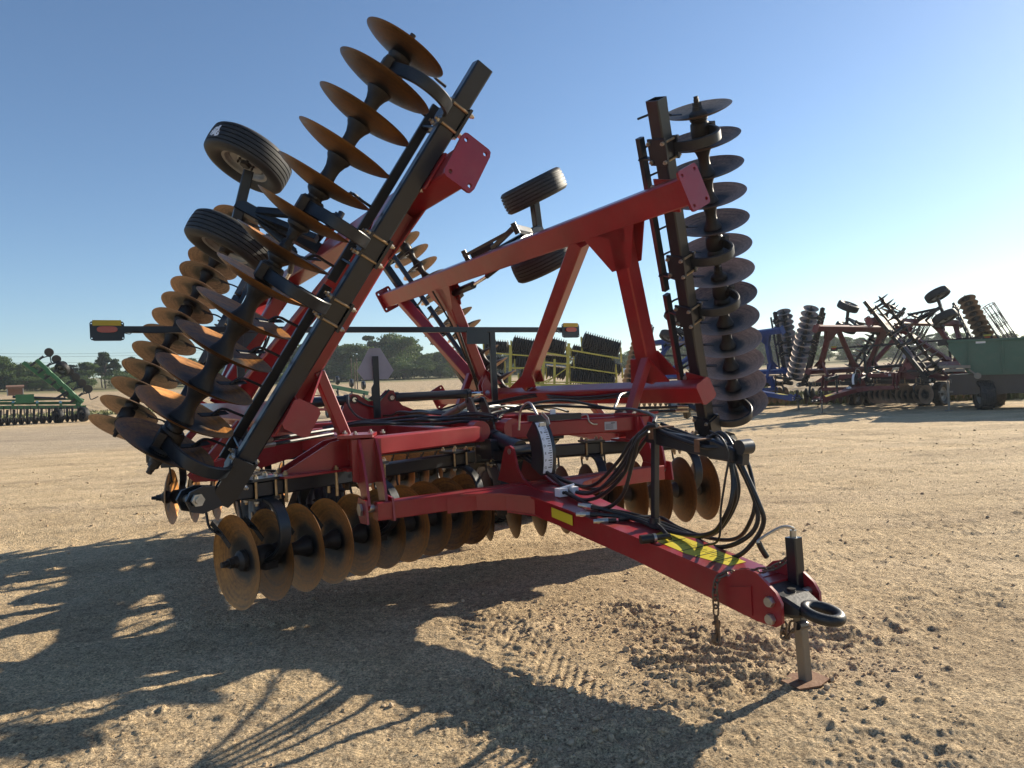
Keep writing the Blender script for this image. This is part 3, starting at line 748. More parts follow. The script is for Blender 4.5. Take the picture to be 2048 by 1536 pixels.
# ---- wing frames
NB = .145
FR = {}
for s in (-1, 1):
    nrm = wdir(s, 0, 0, 1); uu = wdir(s, 1, 0, 0); F = P(0, 1, 0) - P(0, 0, 0)
    g = lambda u, b, n=NB, s=s: wg(s, u, b, n)
    def wb(mb, u0, b0, u1, b1, wd, ht, n0=NB, n1=NB): mb.beam(g(u0, b0, n0), g(u1, b1, n1), wd, ht, nrm, ch=.012)
    mb = MB()
    wb(mb, 2.285, -4.42, 2.285, 1.735, .21, .15)       # outer longitudinal
    wb(mb, .605, -4.42, .605, 1.0, .17, .15)           # inner longitudinal
    mb.make('wing_beam', M['red'], H)
    mb = MB()
    wb(mb, 2.19, .85, .75, .41, .16, .146); wb(mb, 2.19, .32, .75, -1.80, .14, .144)
    wb(mb, 2.19, -2.55, .75, -2.85, .17, .146); wb(mb, 2.19, -3.95, .75, -3.0, .12, .144)
    # gusset webs at the corners
    for pts in (((2.19, 1.1), (2.19, .45), (1.85, .62), (1.85, .86)), ((2.19, .98), (2.06, .93), (2.19, .62)), ((.75, .72), (1.0, .58), (1.0, .34), (.75, .2)),
                ((2.19, -2.3), (2.19, -2.95), (1.9, -2.75), (1.9, -2.5)), ((.75, -2.5), (1.0, -2.75), (1.0, -3.0), (.75, -3.2)), ((.75, -1.5), (1.0, -1.43), (.75, -2.1))):
        for n_ in (NB + .067, NB - .067):
            mb.prism([g(u, b, n_) for u, b in pts], nrm * .012)
    mb.make('wing_post', M['red'], H)
    mb = MB()
    mb.holed(g(2.285, 1.745, NB), uu, nrm, .155, .105, .022, (.115, .07), .014)
    mb.make('end_flange', M['red'], H)
    mb = MB(); mb.prism([g(u, 1.01, n) for u, n in ((.52, .045), (.68, .045), (.705, .07), (.705, .20), (.68, .225), (.52, .225), (.50, .20), (.50, .07))], F * .02)
    mb.make('end_cap', M['red'], H)
    for u_, hu in ((2.285, .17), (.605, .16)):
        mb = MB(); mb.holed(g(u_, -4.43, NB), uu, nrm, hu, .125, .022, (.12, .085), .015); mb.make('end_flange', M['red'], H)
    # stops that reach down to the main frame
    for b_ in (.54, -2.95):
        mb = MB(); mb.beam(g(.98, b_, .20), g(.655, b_ - .03, .60), .075, .09, F)
        mb.beam(g(.655, b_ - .035, .60) - uu * .05, g(.655, b_ - .035, .60) + uu * .05, .1, .012, nrm)
        mb.make('transport_stop', M['red'], H)
    # clamps tying the gang bar to the wing beam
    for u_ in (2.285, .605):
        mb = MB(); b_ = bw0 = .7037 + (u_ - .1447) * math.tan(AF)
        mb.beam(g(u_ - .12, b_ - .04, .06), g(u_ + .12, b_ + .04, .06), .22, .012, nrm)
        for x in (-.1, .1): mb.mi = 1; mb.hexa(g(u_ + x, b_ - .09, .068), nrm, .018, .016); mb.mi = 0
        mb.make('beam_clamp', [M['red'], M['zinc']], H)
    # hydraulic depth cylinder and links of the wing gauge wheels
    mb = MB()
    c0 = g(2.12, -1.95, .30); 
    mb.beam(g(2.45, -1.72, .16), g(2.50, -.72, .02), .035, .035, uu); mb.beam(g(2.42, -1.65, .10), g(2.42, -1.35, -.02), .06, .07, uu); mb.beam(g(2.40, -1.3, .02), g(2.52, -.75, .0), .06, .05, uu); mb.beam(g(2.50, -.74, .02), g(2.36, -1.36, -.55), .06, .07, uu)
    mb.beam(g(2.33, -1.30, .1), g(2.33, -1.42, -.74), .11, .11, F)
    mb.beam(g(2.33, -1.05, -.02), g(2.33, -1.42, -.6), .06, .09, F)
    mb.beam(g(2.64, -1.36, -.79), g(2.04, -1.46, -.62), .09, .09, nrm)
    for q in (g(2.45, -1.7, .15), g(2.50, -.74, .02), g(2.33, -1.40, -.5)): mb.cyl(q - uu * .06, q + uu * .06, .03, n=12)
    mb.make('wheel_arm', M['black'], H)
    mb = MB(); mb.cyl(g(2.06, -2.62, .10), g(2.08, -2.05, .04), .045); mb.mi = 1; mb.cyl(g(2.08, -2.05, .04), g(2.12, -1.72, .0), .02); mb.mi = 0
    mb.cyl(g(2.12, -1.74, .0), g(2.2, -1.35, -.10), .03); mb.beam(g(2.2, -1.36, -.1), g(2.30, -1.38, -.5), .05, .07, uu); mb.beam(g(2.0, -2.6, .0), g(2.12, -2.5, .04), .12, .1, nrm)
    mb.tube([g(2.0, -2.55, .06), g(1.8, -2.7, .12), g(1.5, -2.62, .24), g(1.0, -2.78, .25), g(.7, -2.9, .25)], .012); mb.tube([g(2.0, -2.5, .08), g(1.85, -2.6, .16), g(1.5, -2.58, .25), g(1.0, -2.74, .25), g(.7, -2.8, .26)], .012)
    mb.make('hydraulic_cylinder', [M['black'], M['chrome']], H)

# tyres ------------------------------------------------
def tyre_parts(R, W, ribs=5, lug=False):
    tb = MB(); pr = []
    rb = R * .56; hw = W / 2
    side = [(rb, -hw * .62), (rb + R * .06, -hw * .80), (R * .78, -hw * 1.0), (R * .90, -hw * .97), (R * .965, -hw * .82)]
    pr += side
    n = ribs * 4
    for k in range(n + 1):
        z = -hw * .76 + 2 * hw * .76 * k / n
        crown = R * (1 - .035 * (z / hw) ** 2)
        if k % 4 == 2 and 0 < k < n: pr += [(crown, z - W * .018), (crown - R * .035, z - W * .012), (crown - R * .035, z + W * .012), (crown, z + W * .018)]
        else: pr.append((crown, z))
    pr += [(r, -z) for r, z in side[::-1]]
    tb.lathe(pr + [(rb - .012, hw * .3), (rb - .012, -hw * .3)], (0, 0, 0), (0, 0, 1), 48, closed=True)
    if lug:
        for k in range(26):
            a = 2 * PI * k / 26; sgn = 1 if k % 2 else -1
            c, s_ = math.cos(a), math.sin(a); c2, s2 = math.cos(a + .16), math.sin(a + .16)
            tb.beam(V((c * R * .985, s_ * R * .985, sgn * hw * .95)), V((c2 * R * 1.0, s2 * R * 1.0, -sgn * hw * .02)), R * .07, R * .07, V((c, s_, 0)))
    rm = MB()
    rm.lathe([(rb + .004, -hw * .66), (rb - .02, -hw * .6), (rb * .86, -hw * .35), (rb * .83, hw * .35), (rb - .02, hw * .6), (rb + .004, hw * .66), (rb - .012, hw * .62), (rb * .8, hw * .3), (rb * .8, -hw * .3), (rb - .012, -hw * .62)], (0, 0, 0), (0, 0, 1), 40, closed=True)
    rm.lathe([(.0, .03), (rb * .3, .035), (rb * .45, .02), (rb * .7, .035), (rb * .84, .01), (rb * .84, -.01), (rb * .7, .015), (rb * .45, .0), (rb * .3, .01), (0, .01)], (0, 0, hw * .1), (0, 0, 1), 32)
    rm.mi = 1
    rm.lathe([(0, -hw * .9), (.045, -hw * .9), (.05, -hw * .6), (.075, -hw * .5), (.075, hw * .3), (.05, hw * .4), (.045, hw * .62), (0, hw * .62)], (0, 0, 0), (0, 0, 1), 16)
    for k in range(6):
        a = PI * k / 3; rm.hexa((math.cos(a) * rb * .36, math.sin(a) * rb * .36, hw * .1 + .035), (0, 0, 1), .013)
        rm.hexa((math.cos(a) * rb * .36, math.sin(a) * rb * .36, hw * .1 + .01), (0, 0, -1), .013)
    return tb, rm
WP = {}
def wheel(c, ax, R, W, parent, kind='rib', rim='rim', spin=0.):
    key = (round(R, 3), round(W, 3), kind, rim)
    if key not in WP:
        tb, rm = tyre_parts(R, W, lug=(kind == 'lug'))
        e = bpy.data.objects.new('wheel', None); COL.objects.link(e); e.empty_display_size = .1
        t = tb.make('tyre', M['rubber'], e); r = rm.make('rim', [M[rim], M['cast']], e)
        WP[key] = (t.data, r.data)
    else:
        e = bpy.data.objects.new('wheel', None); COL.objects.link(e); e.empty_display_size = .1
        for nm, d in zip(('tyre', 'rim'), WP[key]):
            o = bpy.data.objects.new(nm, d); COL.objects.link(o); o.parent = e
    q = V(ax).to_track_quat('Z', 'Y').to_matrix().to_4x4() @ Matrix.Rotation(spin, 4, 'Z'); q.translation = c
    e.parent = parent; e.matrix_local = q
    return e
for s in (-1, 1):
    uu = wdir(s, 1, 0, 0)
    nn = wdir(s, 0, 0, 1)
    w1 = wheel(wg(s, 2.74, -1.36, -.84), -(uu), .385, .26, H)
    w2 = wheel(wg(s, 1.985, -1.46, -.62), uu, .385, .26, H)
    if s < 0: FR['stk'] = (w1, wg(s, 2.74, -1.36, -.84), uu, nn)
for a_ in (-1.5, -.95, .95, 1.5):
    wheel(P(a_, -1.5, -1.5 + .40), V((1 if a_ > 0 else -1, 0, 0)), .41, .27, H, 'lug')
mb = MB(); mb.beam(P(-1.6, -1.5, -1.1), P(1.6, -1.5, -1.1), .08, .08)
for s in (-1, 1): mb.beam(P(1.22 * s, -1.5, -1.1), P(1.22 * s, -.6, -.52), .09, .14); 
mb.beam(P(-1.3, -.6, -.50), P(1.3, -.6, -.50), .13, .13)
mb.make('rockshaft', M['black'], H)

# ---- main frame
mb = MB(); Z = V((0, 0, 1))
FZ = -.385
for s in (-1, 1):
    mb.beam(P(1.24 * s, .60, FZ), P(1.24 * s, -3.35, FZ), .13, .17)
    mb.beam(P(1.19 * s, .665, FZ + .012), P(.15 * s, .325, FZ + .012), .13, .13); mb.cyl(P(.15 * s, .26, FZ + .03), P(.15 * s, .39, FZ + .03), .085, n=20)
    mb.beam(P(1.18 * s, -3.25, FZ), P(.02 * s, -2.72, FZ), .12, .15)
    mb.beam(P(.34 * s, .30, FZ), P(.34 * s, -2.75, FZ), .10, .14)
mb.beam(P(-1.18, -1.15, FZ), P(1.18, -1.15, FZ), .12, .15)
mb.beam(P(-1.18, -2.35, FZ), P(1.18, -2.35, FZ), .12, .15)
mb.make('main_frame', M['red'], H)
for s in (-1, 1):
    # front corner plates with the arms that carry the pull frame
    mb = MB()
    mb.beam(P(1.15 * s, .70, -.30 + .008), P(1.36 * s, .60, -.30 + .008), .32, .022)
    mb.prism([P(a * s, .785, c) for a, c in ((1.14, -.315), (1.345, -.315), (1.345, -.59), (1.26, -.62), (1.14, -.60))], (0, .018, 0))
    for o_ in (-.06, .06):
        mb.prism([P((1.235 + o_) * s, b, c) for b, c in ((.62, -.31), (.80, -.31), (.86, -.42), (.93, -.62), (.95, -.74), (.90, -.80), (.84, -.78), (.80, -.66), (.70, -.56), (.60, -.52))], (.018, 0, 0))
    mb.prism([P(a * s, b, -.52) for a, b in ((1.12, .45), (1.36, .40), (1.36, .72), (1.12, .74))], (0, 0, .02))
    mb.make('corner_arm', M['red'], H)
    mb = MB(); mb.cyl(P((1.235 - .1) * s, .895, -.765), P((1.235 + .1) * s, .895, -.765), .028, n=14)
    for o_ in (-.1, .1): mb.cyl(P((1.235 + o_) * s, .895, -.765), P((1.235 + o_ * 1.15) * s, .895, -.765), .045, n=6)
    mb.make('pivot_bolt', M['zinc'], H)
    for q in ((1.15, .62), (1.32, .57), (1.12, .78), (1.3, .74)): MB().hexa(P(q[0] * s, q[1], -.282), Z, .018).make('frame_bolt', M['zinc'], H)
    # brackets from main frame to gang bars
    for b_, bb in ((.33, 'f'), (-3.05, 'r')):
        mb = MB()
        for off in (-.10, .10):
            bx = 1.55 if bb == 'f' else 1.5
            yb = .636 + (bx - 2.08) * .3243 if bb == 'f' else -3.1235 + (2.1263 - bx) * .318
            mb.prism([P(a * s, yb + off, c) for a, c in ((1.29, -.31), (1.29, -.52), (1.38, -.53), (1.72, -.53), (1.76, -.515), (1.42, -.33))], (0, .016, 0))
        mb.beam(P(1.34 * s, yb, -.535 + .006), P(1.80 * s, yb + .1 * (1 if bb == 'f' else -1), -.535 + .006), .27, .016)
        for q in (1.40, 1.74):
            for off in (-.1, .1):
                mb.mi = 1; mb.cyl(P(q * s, yb + off + .03, -.70), P(q * s, yb + off + .03, -.5), .011, n=8); mb.hexa(P(q * s, yb + off + .03, -.52), Z, .018, .016); mb.mi = 0
        mb.make('gang_bracket', [M['red'], M['bronze']], H)
    # wing hinge arms, from main frame side to the wing beam foot
    for b_ in (-.75, -2.95):
        mb = MB()
        for off in (-.05, .05):
            mb.prism([P(1.30 * s, b_ + off, -.31), P(1.30 * s, b_ + off, -.50), P(1.95 * s, b_ + off, HP - .06), P(2.16 * s, b_ + off, HP - .05), P(2.20 * s, b_ + off, HP), P(2.14 * s, b_ + off, HP + .06)], (0, .018, 0))
        mb.make('hinge_arm', M['red'], H)
        mb = MB()
        mb.beam(wg(s, .0, b_, .0), wg(s, .56, b_, .12), .07, .09, (0, 1, 0))
        mb.cyl(wg(s, 0, b_ - .09, 0), wg(s, 0, b_ + .09, 0), .028, n=14)
        mb.make('wing_hinge', M['red'], H)
# tower with the fold cylinders
mb = MB(); 
for b_ in (-2.56, -2.64):
    mb.prism([P(a, b_, c) for a, c in ((-.56, -.36), (-.50, -.30), (-.40, -.27), (-.36, -.15), (-.31, -.03), (-.25, -.005), (-.18, -.02), (-.06, -.10), (.06, -.10), (.14, -.03), (.19, .02), (.26, .01), (.30, -.10), (.36, -.17), (.52, -.24), (.62, -.36))], (0, .02, 0))
mb.make('fold_tower', M['red'], H)
for s in (-1, 1):
    mb = MB(); a0 = P(.23 * s, -2.6, -.075); a1 = wg(s, .74, -2.6, .30); d = (a1 - a0).normalized(); L = (a1 - a0).length
    mb.cyl(a0 + d * .06, a0 + d * L * .80, .055, n=20); mb.cyl(a0 + d * .05, a0 + d * .10, .066, n=20); mb.cyl(a0 + d * L * .78, a0 + d * (L * .80 + .03), .066, n=20)
    mb.cyl(a0 - V((0, .05, 0)), a0 + V((0, .05, 0)), .05, n=16)
    mb.mi = 1; mb.cyl(a0 + d * L * .8, a1, .028, n=14); mb.cyl(a0 - V((0, .07, 0)), a0 + V((0, .07, 0)), .027, n=14); mb.cyl(a1 - V((0, .06, 0)), a1 + V((0, .06, 0)), .035, n=14)
    mb.make('fold_cylinder', [M['black'], M['chrome']], H)
    mb = MB()
    for off in (-.05, .05): mb.prism([wg(s, u, -2.6 + off, n) for u, n in ((.58, .2), (.95, .2), (.86, .32), (.74, .36), (.66, .32))], (0, .016, 0))
    mb.make('cylinder_lug', M['red'], H)
    mb = MB()
    for dz in (0, .035):
        mb.cyl(wg(s, .36, .62, .07) + Z * dz, P(1.32 * s, .28, -.29 + dz), .013, n=8)
    mb.mi = 1; q = wg(s, .36, .62, .07); d2 = (P(1.32 * s, .28, -.29) - q).normalized(); mb.cyl(q, q + d2 * .12, .017, n=8); mb.cyl(q + Z * .035, q + Z * .035 + d2 * .1, .017, n=8)
    mb.make('hydraulic_pipe', [M['hose'], M['zinc']], H)

# pull frame: cross bar and tongue
TK = -.128
def tz(b): return -.732 + TK * (b - .9)
mb = MB()
mb.beam(P(-1.25, .93, -.782), P(1.25, .93, -.782), .10, .118, ch=.006)
for s in (-1, 1):
    for o_ in (-.055, .055):
        mb.prism([P((1.235 + o_ * 1.65) * s, b, c) for b, c in ((.84, -.69), (.98, -.70), (1.0, -.85), (.86, -.86), (.80, -.78))], (.014, 0, 0))
mb.make('pull_bar', M['red'], H)
mb = MB(); ta = -.03
top = [(-.80, .885), (-.60, .99), (-.36, 1.09), (-.215, 1.25), (-.175, 1.65), (-.15, 2.2), (-.14, 3.02)]
bot = [(-.72, .985), (-.5, 1.0), (-.32, 1.1), (-.19, 1.27), (-.155, 1.65), (-.13, 2.2), (-.12, 3.02)]
L_ = [P(a + ta, b, tz(b)) for a, b in top]; Rr_ = [P(-a + ta, b, tz(b)) for a, b in top]
mb.prism(L_ + Rr_[::-1], (0, 0, .014))
for sg in (-1, 1):
    ev = [P(ta - sg * a, b, tz(b) - .008) for a, b in bot]; lo = [P(ta - sg * a, b, tz(b) - (.115 if b < 1.5 else .135 if b < 2.5 else .155)) for a, b in bot]
    for i in range(len(ev) - 1): mb.prism([ev[i], ev[i + 1], lo[i + 1], lo[i]], P(.012, 0, 0) - P(0, 0, 0))
Lb = [P(a + ta, b, tz(b) - .125) for a, b in bot[2:]]; Rb = [P(-a + ta, b, tz(b) - .125) for a, b in bot[2:]]
mb.prism(Lb + Rb[::-1], (0, 0, .012))
mb.make('tongue', M['red'], H)
mb = MB()
for sg in (-1, 1):
    mb.prism([P(ta + sg * .135, b, c) for b, c in ((2.90, -1.125), (2.90, -1.02), (2.985, -.945), (3.05, -.925), (3.11, -.93), (3.215, -1.0), (3.245, -1.045), (3.245, -1.135), (3.21, -1.16), (3.1, -1.16))], P(.016, 0, 0) - P(0, 0, 0))
    mb.prism([P(ta + sg * .145, b, c) for b, c in ((2.95, -1.12), (2.95, -1.03), (3.08, -1.0), (3.08, -1.14))], P(.008, 0, 0) - P(0, 0, 0))
mb.box(P(ta, 3.0, -1.06), (.125, 0, 0), (0, .10, 0), (0, 0, .06))
mb.make('hitch_clevis', M['red'], H)
mb = MB()
for c_ in (-1.045, -1.125):
    mb.cyl(P(ta - .16, 3.19, c_), P(ta + .16, 3.19, c_), .018, n=14)
    for sg in (-1, 1): mb.cyl(P(ta + sg * .146, 3.19, c_), P(ta + sg * .166, 3.19, c_),   .025, n=6); mb.cyl(P(ta + sg * .166, 3.19, c_), P(ta + sg * .17, 3.19, c_), .022, n=14)
mb.make('hitch_bolt', M['zinc'], H)
# cast hitch ring
mb = MB(); rc = P(ta - .01, 3.355, -1.085)
ring = []
for k in range(33):
    a = 2 * PI * k / 32; ring.append(rc + V((math.cos(a) * .063, -math.sin(a) * .080, -.012 * math.sin(a))))
rings = []
for k in range(32):
    p = ring[k]; d = (ring[(k + 1) % 32] - ring[k - 1]).normalized(); s_, u_ = perp(d)
    rings.append([p + s_ * (.025 * math.cos(2 * PI * q / 12)) + u_ * (.026 * math.sin(2 * PI * q / 12)) for q in range(12)])
mb.sweep(rings, closed=True)
def blk(b0, w0, b1, w1, h0, h1, c0, c1):
    mb.sweep([mb.sect(P(ta - .005, b0, c0), V((1, 0, 0)), Z, w0, h0, .014), mb.sect(P(ta - .01, b1, c1), V((1, 0, 0)), Z, w1, h1, .014)])
blk(3.10, .20, 3.22, .19, .12, .09, -1.07, -1.075); blk(3.22, .19, 3.295, .16, .09, .05, -1.075, -1.085)
mb.cyl(P(ta, 3.19, -1.03), P(ta, 3.19, -1.012), .02, n=12)
mb.make('hitch_ring', mat('black_cast_steel', (.01, .011, .013), .42, var=.4, vscale=30, bump=.12, dust=.12), H)
# jack
mb = MB(); ja = .085; jb0, jb1 = 3.145, 3.155
mb.beam(P(ja, 3.135, -1.12), P(ja, 3.125, -.80), .060, .060, (0, 1, 0)); mb.mi = 1
mb.beam(P(ja, 3.155, -1.49), P(ja, 3.137, -1.12), .048, .048, (0, 1, 0), ch=.004); mb.mi = 2
mb.prism([P(ja + a, 3.155 + b, -1.485) for a, b in ((-.10, -.06), (.0, -.085), (.11, -.05), (.10, .06), (.0, .085), (-.11, .05))], (0, 0, .008)); mb.mi = 3
mb.cyl(P(ja, 3.125, -.80), P(ja, 3.125, -.765), .016, n=12)
mb.tube([P(ja, 3.125, -.77), P(ja - .01, 3.13, -.752), P(ja - .06, 3.10, -.748), P(ja - .16, 3.055, -.80), P(ja - .165, 3.055, -.815)], .007, 8, 4); mb.mi = 4
mb.tube([P(ja - .165, 3.055, -.812), P(ja - .155, 3.06, -.84), P(ja - .13, 3.07, -.885)], [.012] * 3 if False else .014, 10, 0)
mb.mi = 0
mb.cyl(P(ja - .07, 3.14, -1.13), P(ja + .02, 3.14, -1.13), .045, n=16); mb.cyl(P(ja - .03, 3.19, -1.20), P(ja - .10, 3.20, -1.19), .02, n=10)
mb.make('jack_stand', [M['black'], M['steel'], M['rustplate'], M['zinc'], M['hose']], H)
# safety chain: links along a line
def chain(pts, name='safety_chain', r=.0052, pitch=.038):
    P_ = catmull(pts, 8); out = [P_[0]]; acc = 0
    for a, b in zip(P_[:-1], P_[1:]):
        L = (b - a).length
        while acc + L >= pitch:
            t = (pitch - acc) / L; a = a.lerp(b, t); out.append(a); L = (b - a).length; acc = 0
        acc += L
    mb = MB()
    for i in range(len(out) - 1):
        d = (out[i + 1] - out[i]).normalized(); s_, u_ = perp(d); c = (out[i] + out[i + 1]) / 2
        if i % 2: s_ = (s_ + u_ * .25).normalized()
        else: s_ = (u_ - s_ * .25).normalized()
        lp = [c + d * (.018 * math.cos(q) + (.010 if math.cos(q) > 0 else -.010)) + s_ * (.0135 * math.sin(q)) for q in [2 * PI * k / 12 for k in range(12)]]
        rings = []
        for k in range(12):
            dd = (lp[(k + 1) % 12] - lp[k - 1]).normalized(); s2, u2 = perp(dd, d.cross(s_)); rings.append([lp[k] + s2 * (r * math.cos(2 * PI * q / 6)) + u2 * (r * math.sin(2 * PI * q / 6)) for q in range(6)])
        mb.sweep(rings, closed=True)
    return mb.make(name, M['chain'], H)
chain([P(.10, 3.10, -.90), P(.0, 3.05, -.955), P(-.10, 2.95, -.97), P(-.19, 2.90, -.985), P(-.215, 2.89, -1.04), P(-.215, 2.89, -1.12), P(-.215, 2.885, -1.20)])
chain([P(-.10, 3.20, -1.16), P(-.09, 3.18, -1.22), P(-.07, 3.17, -1.245), P(-.05, 3.19, -1.22), P(-.04, 3.2, -1.16)])
mb = MB(); hk = P(-.215, 2.885, -1.215)
mb.tube([hk + Z * .03, hk + V((.006, 0, -.03)), hk + V((.012, .0, -.07)), hk + V((.0, .0, -.10)), hk + V((-.022, 0, -.085)), hk + V((-.02, 0, -.05))], .0115, 8, 4)
mb.beam(hk + V((.016, 0, -.0)), hk + V((-.004, 0, -.07)), .03, .006, (0, 1, 0)); mb.cyl(hk - V((.022, 0, 0)), hk + V((.022, 0, 0)), .008, n=8)
mb.make('chain_hook', M['chain'], H)

# levelling mast, cylinder and gauge
mb = MB()
for a_ in (-.062, .062):
    mb.prism([P(a_, b + .03, c) for b, c in ((-.04, -.10), (.0, -.08), (.05, -.09), (.12, -.18), (.19, -.28), (.25, -.48), (.24, -.56), (.10, -.56), (.09, -.40), (.03, -.24), (-.04, -.13))], (.02, 0, 0))
mb.cyl(P(-.08, .01, -.112), P(.08, .01, -.112), .02); mb.cyl(P(-.07, .09, -.25), P(.07, .09, -.25), .018)
mb.make('levelling_mast', M['spring'], H)
mb = MB(); mb.cyl(P(-.03, .01, -.115), P(-.03, -1.1, -.405), .027, n=12); mb.cyl(P(-.03, -.2, -.17), P(-.03, -.55, -.262), .034, n=12)
mb.make('link_rod', M['steel'], H)
mb = MB(); mb.cyl(P(0, .36, -.425), P(0, .72, -.49), .062, n=24); mb.cyl(P(0, .33, -.42), P(0, .38, -.43), .072, n=24); mb.cyl(P(0, .70, -.487), P(0, .735, -.494), .07, n=24)
mb.cyl(P(-.09, .76, -.50), P(.09, .76, -.50), .04, n=16); mb.mi = 1; mb.cyl(P(0, .12, -.385), P(0, .36, -.425), .03, n=14); mb.cyl(P(-.115, .76, -.50), P(.115, .76, -.50), .024, n=6); mb.mi = 0
mb.beam(P(-.12, .40, -.50), P(.12, .40, -.50), .18, .16); mb.beam(P(0, .2, -.52), P(0, .5, -.55), .2, .08)
mb.make('levelling_cylinder', [M['black'], M['zinc']], H)
mb = MB()
for a_ in (-.10, .10):
    mb.prism([P(a_, b, c) for b, c in ((.56, -.73), (.60, -.66), (.66, -.52), (.70, -.465), (.76, -.455), (.81, -.475), (.83, -.53), (.86, -.62), (.93, -.69), (1.05, -.735), (1.22, -.765), (1.22, tz(1.22)), (.56, -.735))], (.018, 0, 0))
mb.make('tongue_fin', M['red'], H)
GC = (.80, -.52)
def gp(a, r, t): return P(a, GC[0] + r * math.cos(t), GC[1] + r * math.sin(t))
mb = MB(); T0, T1 = R_(-24), R_(47)
for a_, w_ in ((.055, .012), (-.055, .012)):
    mb.prism([gp(a_, .34, T0 + (T1 - T0) * k / 14) for k in range(15)] + [gp(a_, .20, T0 + (T1 - T0) * (8 - k) / 8) for k in range(9)], (w_, 0, 0))
vs = [[gp(a_, r, T0 + (T1 - T0) * k / 20) for a_, r in ((-.058, .335), (.058, .335), (.058, .345), (-.058, .345))] for k in range(21)]
mb.sweep(vs); mb.make('gauge_body', M['black'], H)
mb = MB(); GA0, GA1 = -.050, .026
mb.sweep([[gp(a_, r, R_(-21) + R_(65) * k / 20) for a_, r in ((GA0, .3455), (GA1, .3455), (GA1, .3475), (GA0, .3475))] for k in range(21)])
gs = mb.make('gauge_scale', M['white'], H)
def text_mesh(body, size, xd, yd, org, name='lettering', mat_='ink', parent=None, cent=True, bend=None, depth=.0006):
    cu = bpy.data.curves.new('t', 'FONT'); cu.body = body; cu.size = size; cu.extrude = depth; cu.resolution_u = 3
    if cent: cu.align_x = 'CENTER'; cu.align_y = 'CENTER'
    to = bpy.data.objects.new('t', cu); COL.objects.link(to)
    bpy.context.view_layer.update()
    me = bpy.data.meshes.new_from_object(to.evaluated_get(bpy.context.evaluated_depsgraph_get()))
    bpy.data.objects.remove(to)
    xd = V(xd).normalized(); yd = V(yd).normalized(); zd = xd.cross(yd)
    for v in me.vertices: v.co = V(org) + xd * v.co.x + yd * v.co.y + zd * v.co.z
    return me
def join_text(items, name, mat_, parent):
    mb = MB()
    for me in items: mb.add([v.co for v in me.vertices], [tuple(p.vertices) for p in me.polygons])
    return mb.make(name, M[mat_], parent, smooth=0)
its = []; mbk = MB()
for i, ch in enumerate('ABCDEFG'):
    t = R_(38 - i * 8.6); up = (gp(0, .35, t + .01) - gp(0, .35, t - .01)).normalized()
    its.append(text_mesh(ch, .026, (1, 0, 0), up, gp(GA0 + .016, .3482, t)))
    for j in range(3):
        tt = t - R_(2.87) * j
        if i == 6 and j: break
        w_ = .016 if j == 0 else .010; h_ = .0042 if j == 0 else .0028
        upj = (gp(0, .35, tt + .01) - gp(0, .35, tt - .01)).normalized()
        mbk.box(gp(GA1 - .007 - w_ * .9, .348, tt), (w_, 0, 0), upj * h_ * .8, (gp(0, .35, tt) - gp(0, .34, tt)).normalized() * .0006)
join_text(its, 'gauge_lettering', 'ink', gs)
mbk.make('gauge_marks', M['ink'], gs, smooth=0)
mb = MB(); mb.path([gp(.05, .36, R_(38)), gp(.05, .375, R_(45)), gp(.03, .38, R_(54))], .03, .004, (1, 0, 0)); mb.box(gp(.0, .353, R_(40)), (.028, 0, 0), (0, .004, 0), (0, 0, .012)); mb.make('gauge_pointer', M['zinc'], H)
# braided hoses behind the gauge
mb = MB(); mb.tube([gp(0, .36, R_(55)), gp(-.0, .40, R_(75)), gp(.02, .33, R_(100)), gp(.02, .20, R_(120))], .009); mb.make('braided_hose', M['zinc'], H)

# valve block on the tongue, couplers, parallel stand
mb = MB(); vb = P(-.03, 1.37, -.755)
mb.box(vb + V((-.035, 0, .005)), (.035, 0, 0), (0, .03, 0), (0, 0, .028)); mb.box(vb + V((.05, -.02, .012)), (.025, 0, 0), (0, .03, 0), (0, 0, .024)); mb.cyl(vb + V((-.05, 0, .03)), vb + V((.06, -.02, .05)), .008, n=8)
mb.mi = 1; mb.cyl(vb + V((-.04, -.031, .005)), vb + V((-.04, -.034, .005)), .012, n=10); mb.make('valve_block', [M['white'], M['ink']], H)
mb = MB(); HS = [(.07, 2.185), ]
mb.beam(P(.045, 2.18, -.905), P(.06, 2.21, -.27), .038, .038, (0, 1, 0)); mb.cyl(P(.045, 2.18, -.91), P(.046, 2.182, -.83), .032, n=12)
mb.beam(P(.07, 2.14, -.335), P(.085, 2.86, -.425), .05, .09); mb.beam(P(.075, 2.66, -.39), P(.085, 2.82, -.42), .10, .11, h1=.07)
mb.cyl(P(.045, 2.85, -.375), P(.125, 2.85, -.375), .04, n=20)
mb.make('hose_stand', M['black'], H)
mb = MB(); 
for b_, c_ in ((2.235, -.30), (2.60, -.355)):
    mb.box(P(.085, b_, c_ + .012), (.085, 0, 0), (0, .018, 0), (0, 0, .004)); mb.box(P(.0, b_, c_ - .02), (.003, 0, 0), (0, .018, 0), (0, 0, .034)); mb.make('hose_clip', M['rustplate'], H); mb = MB()
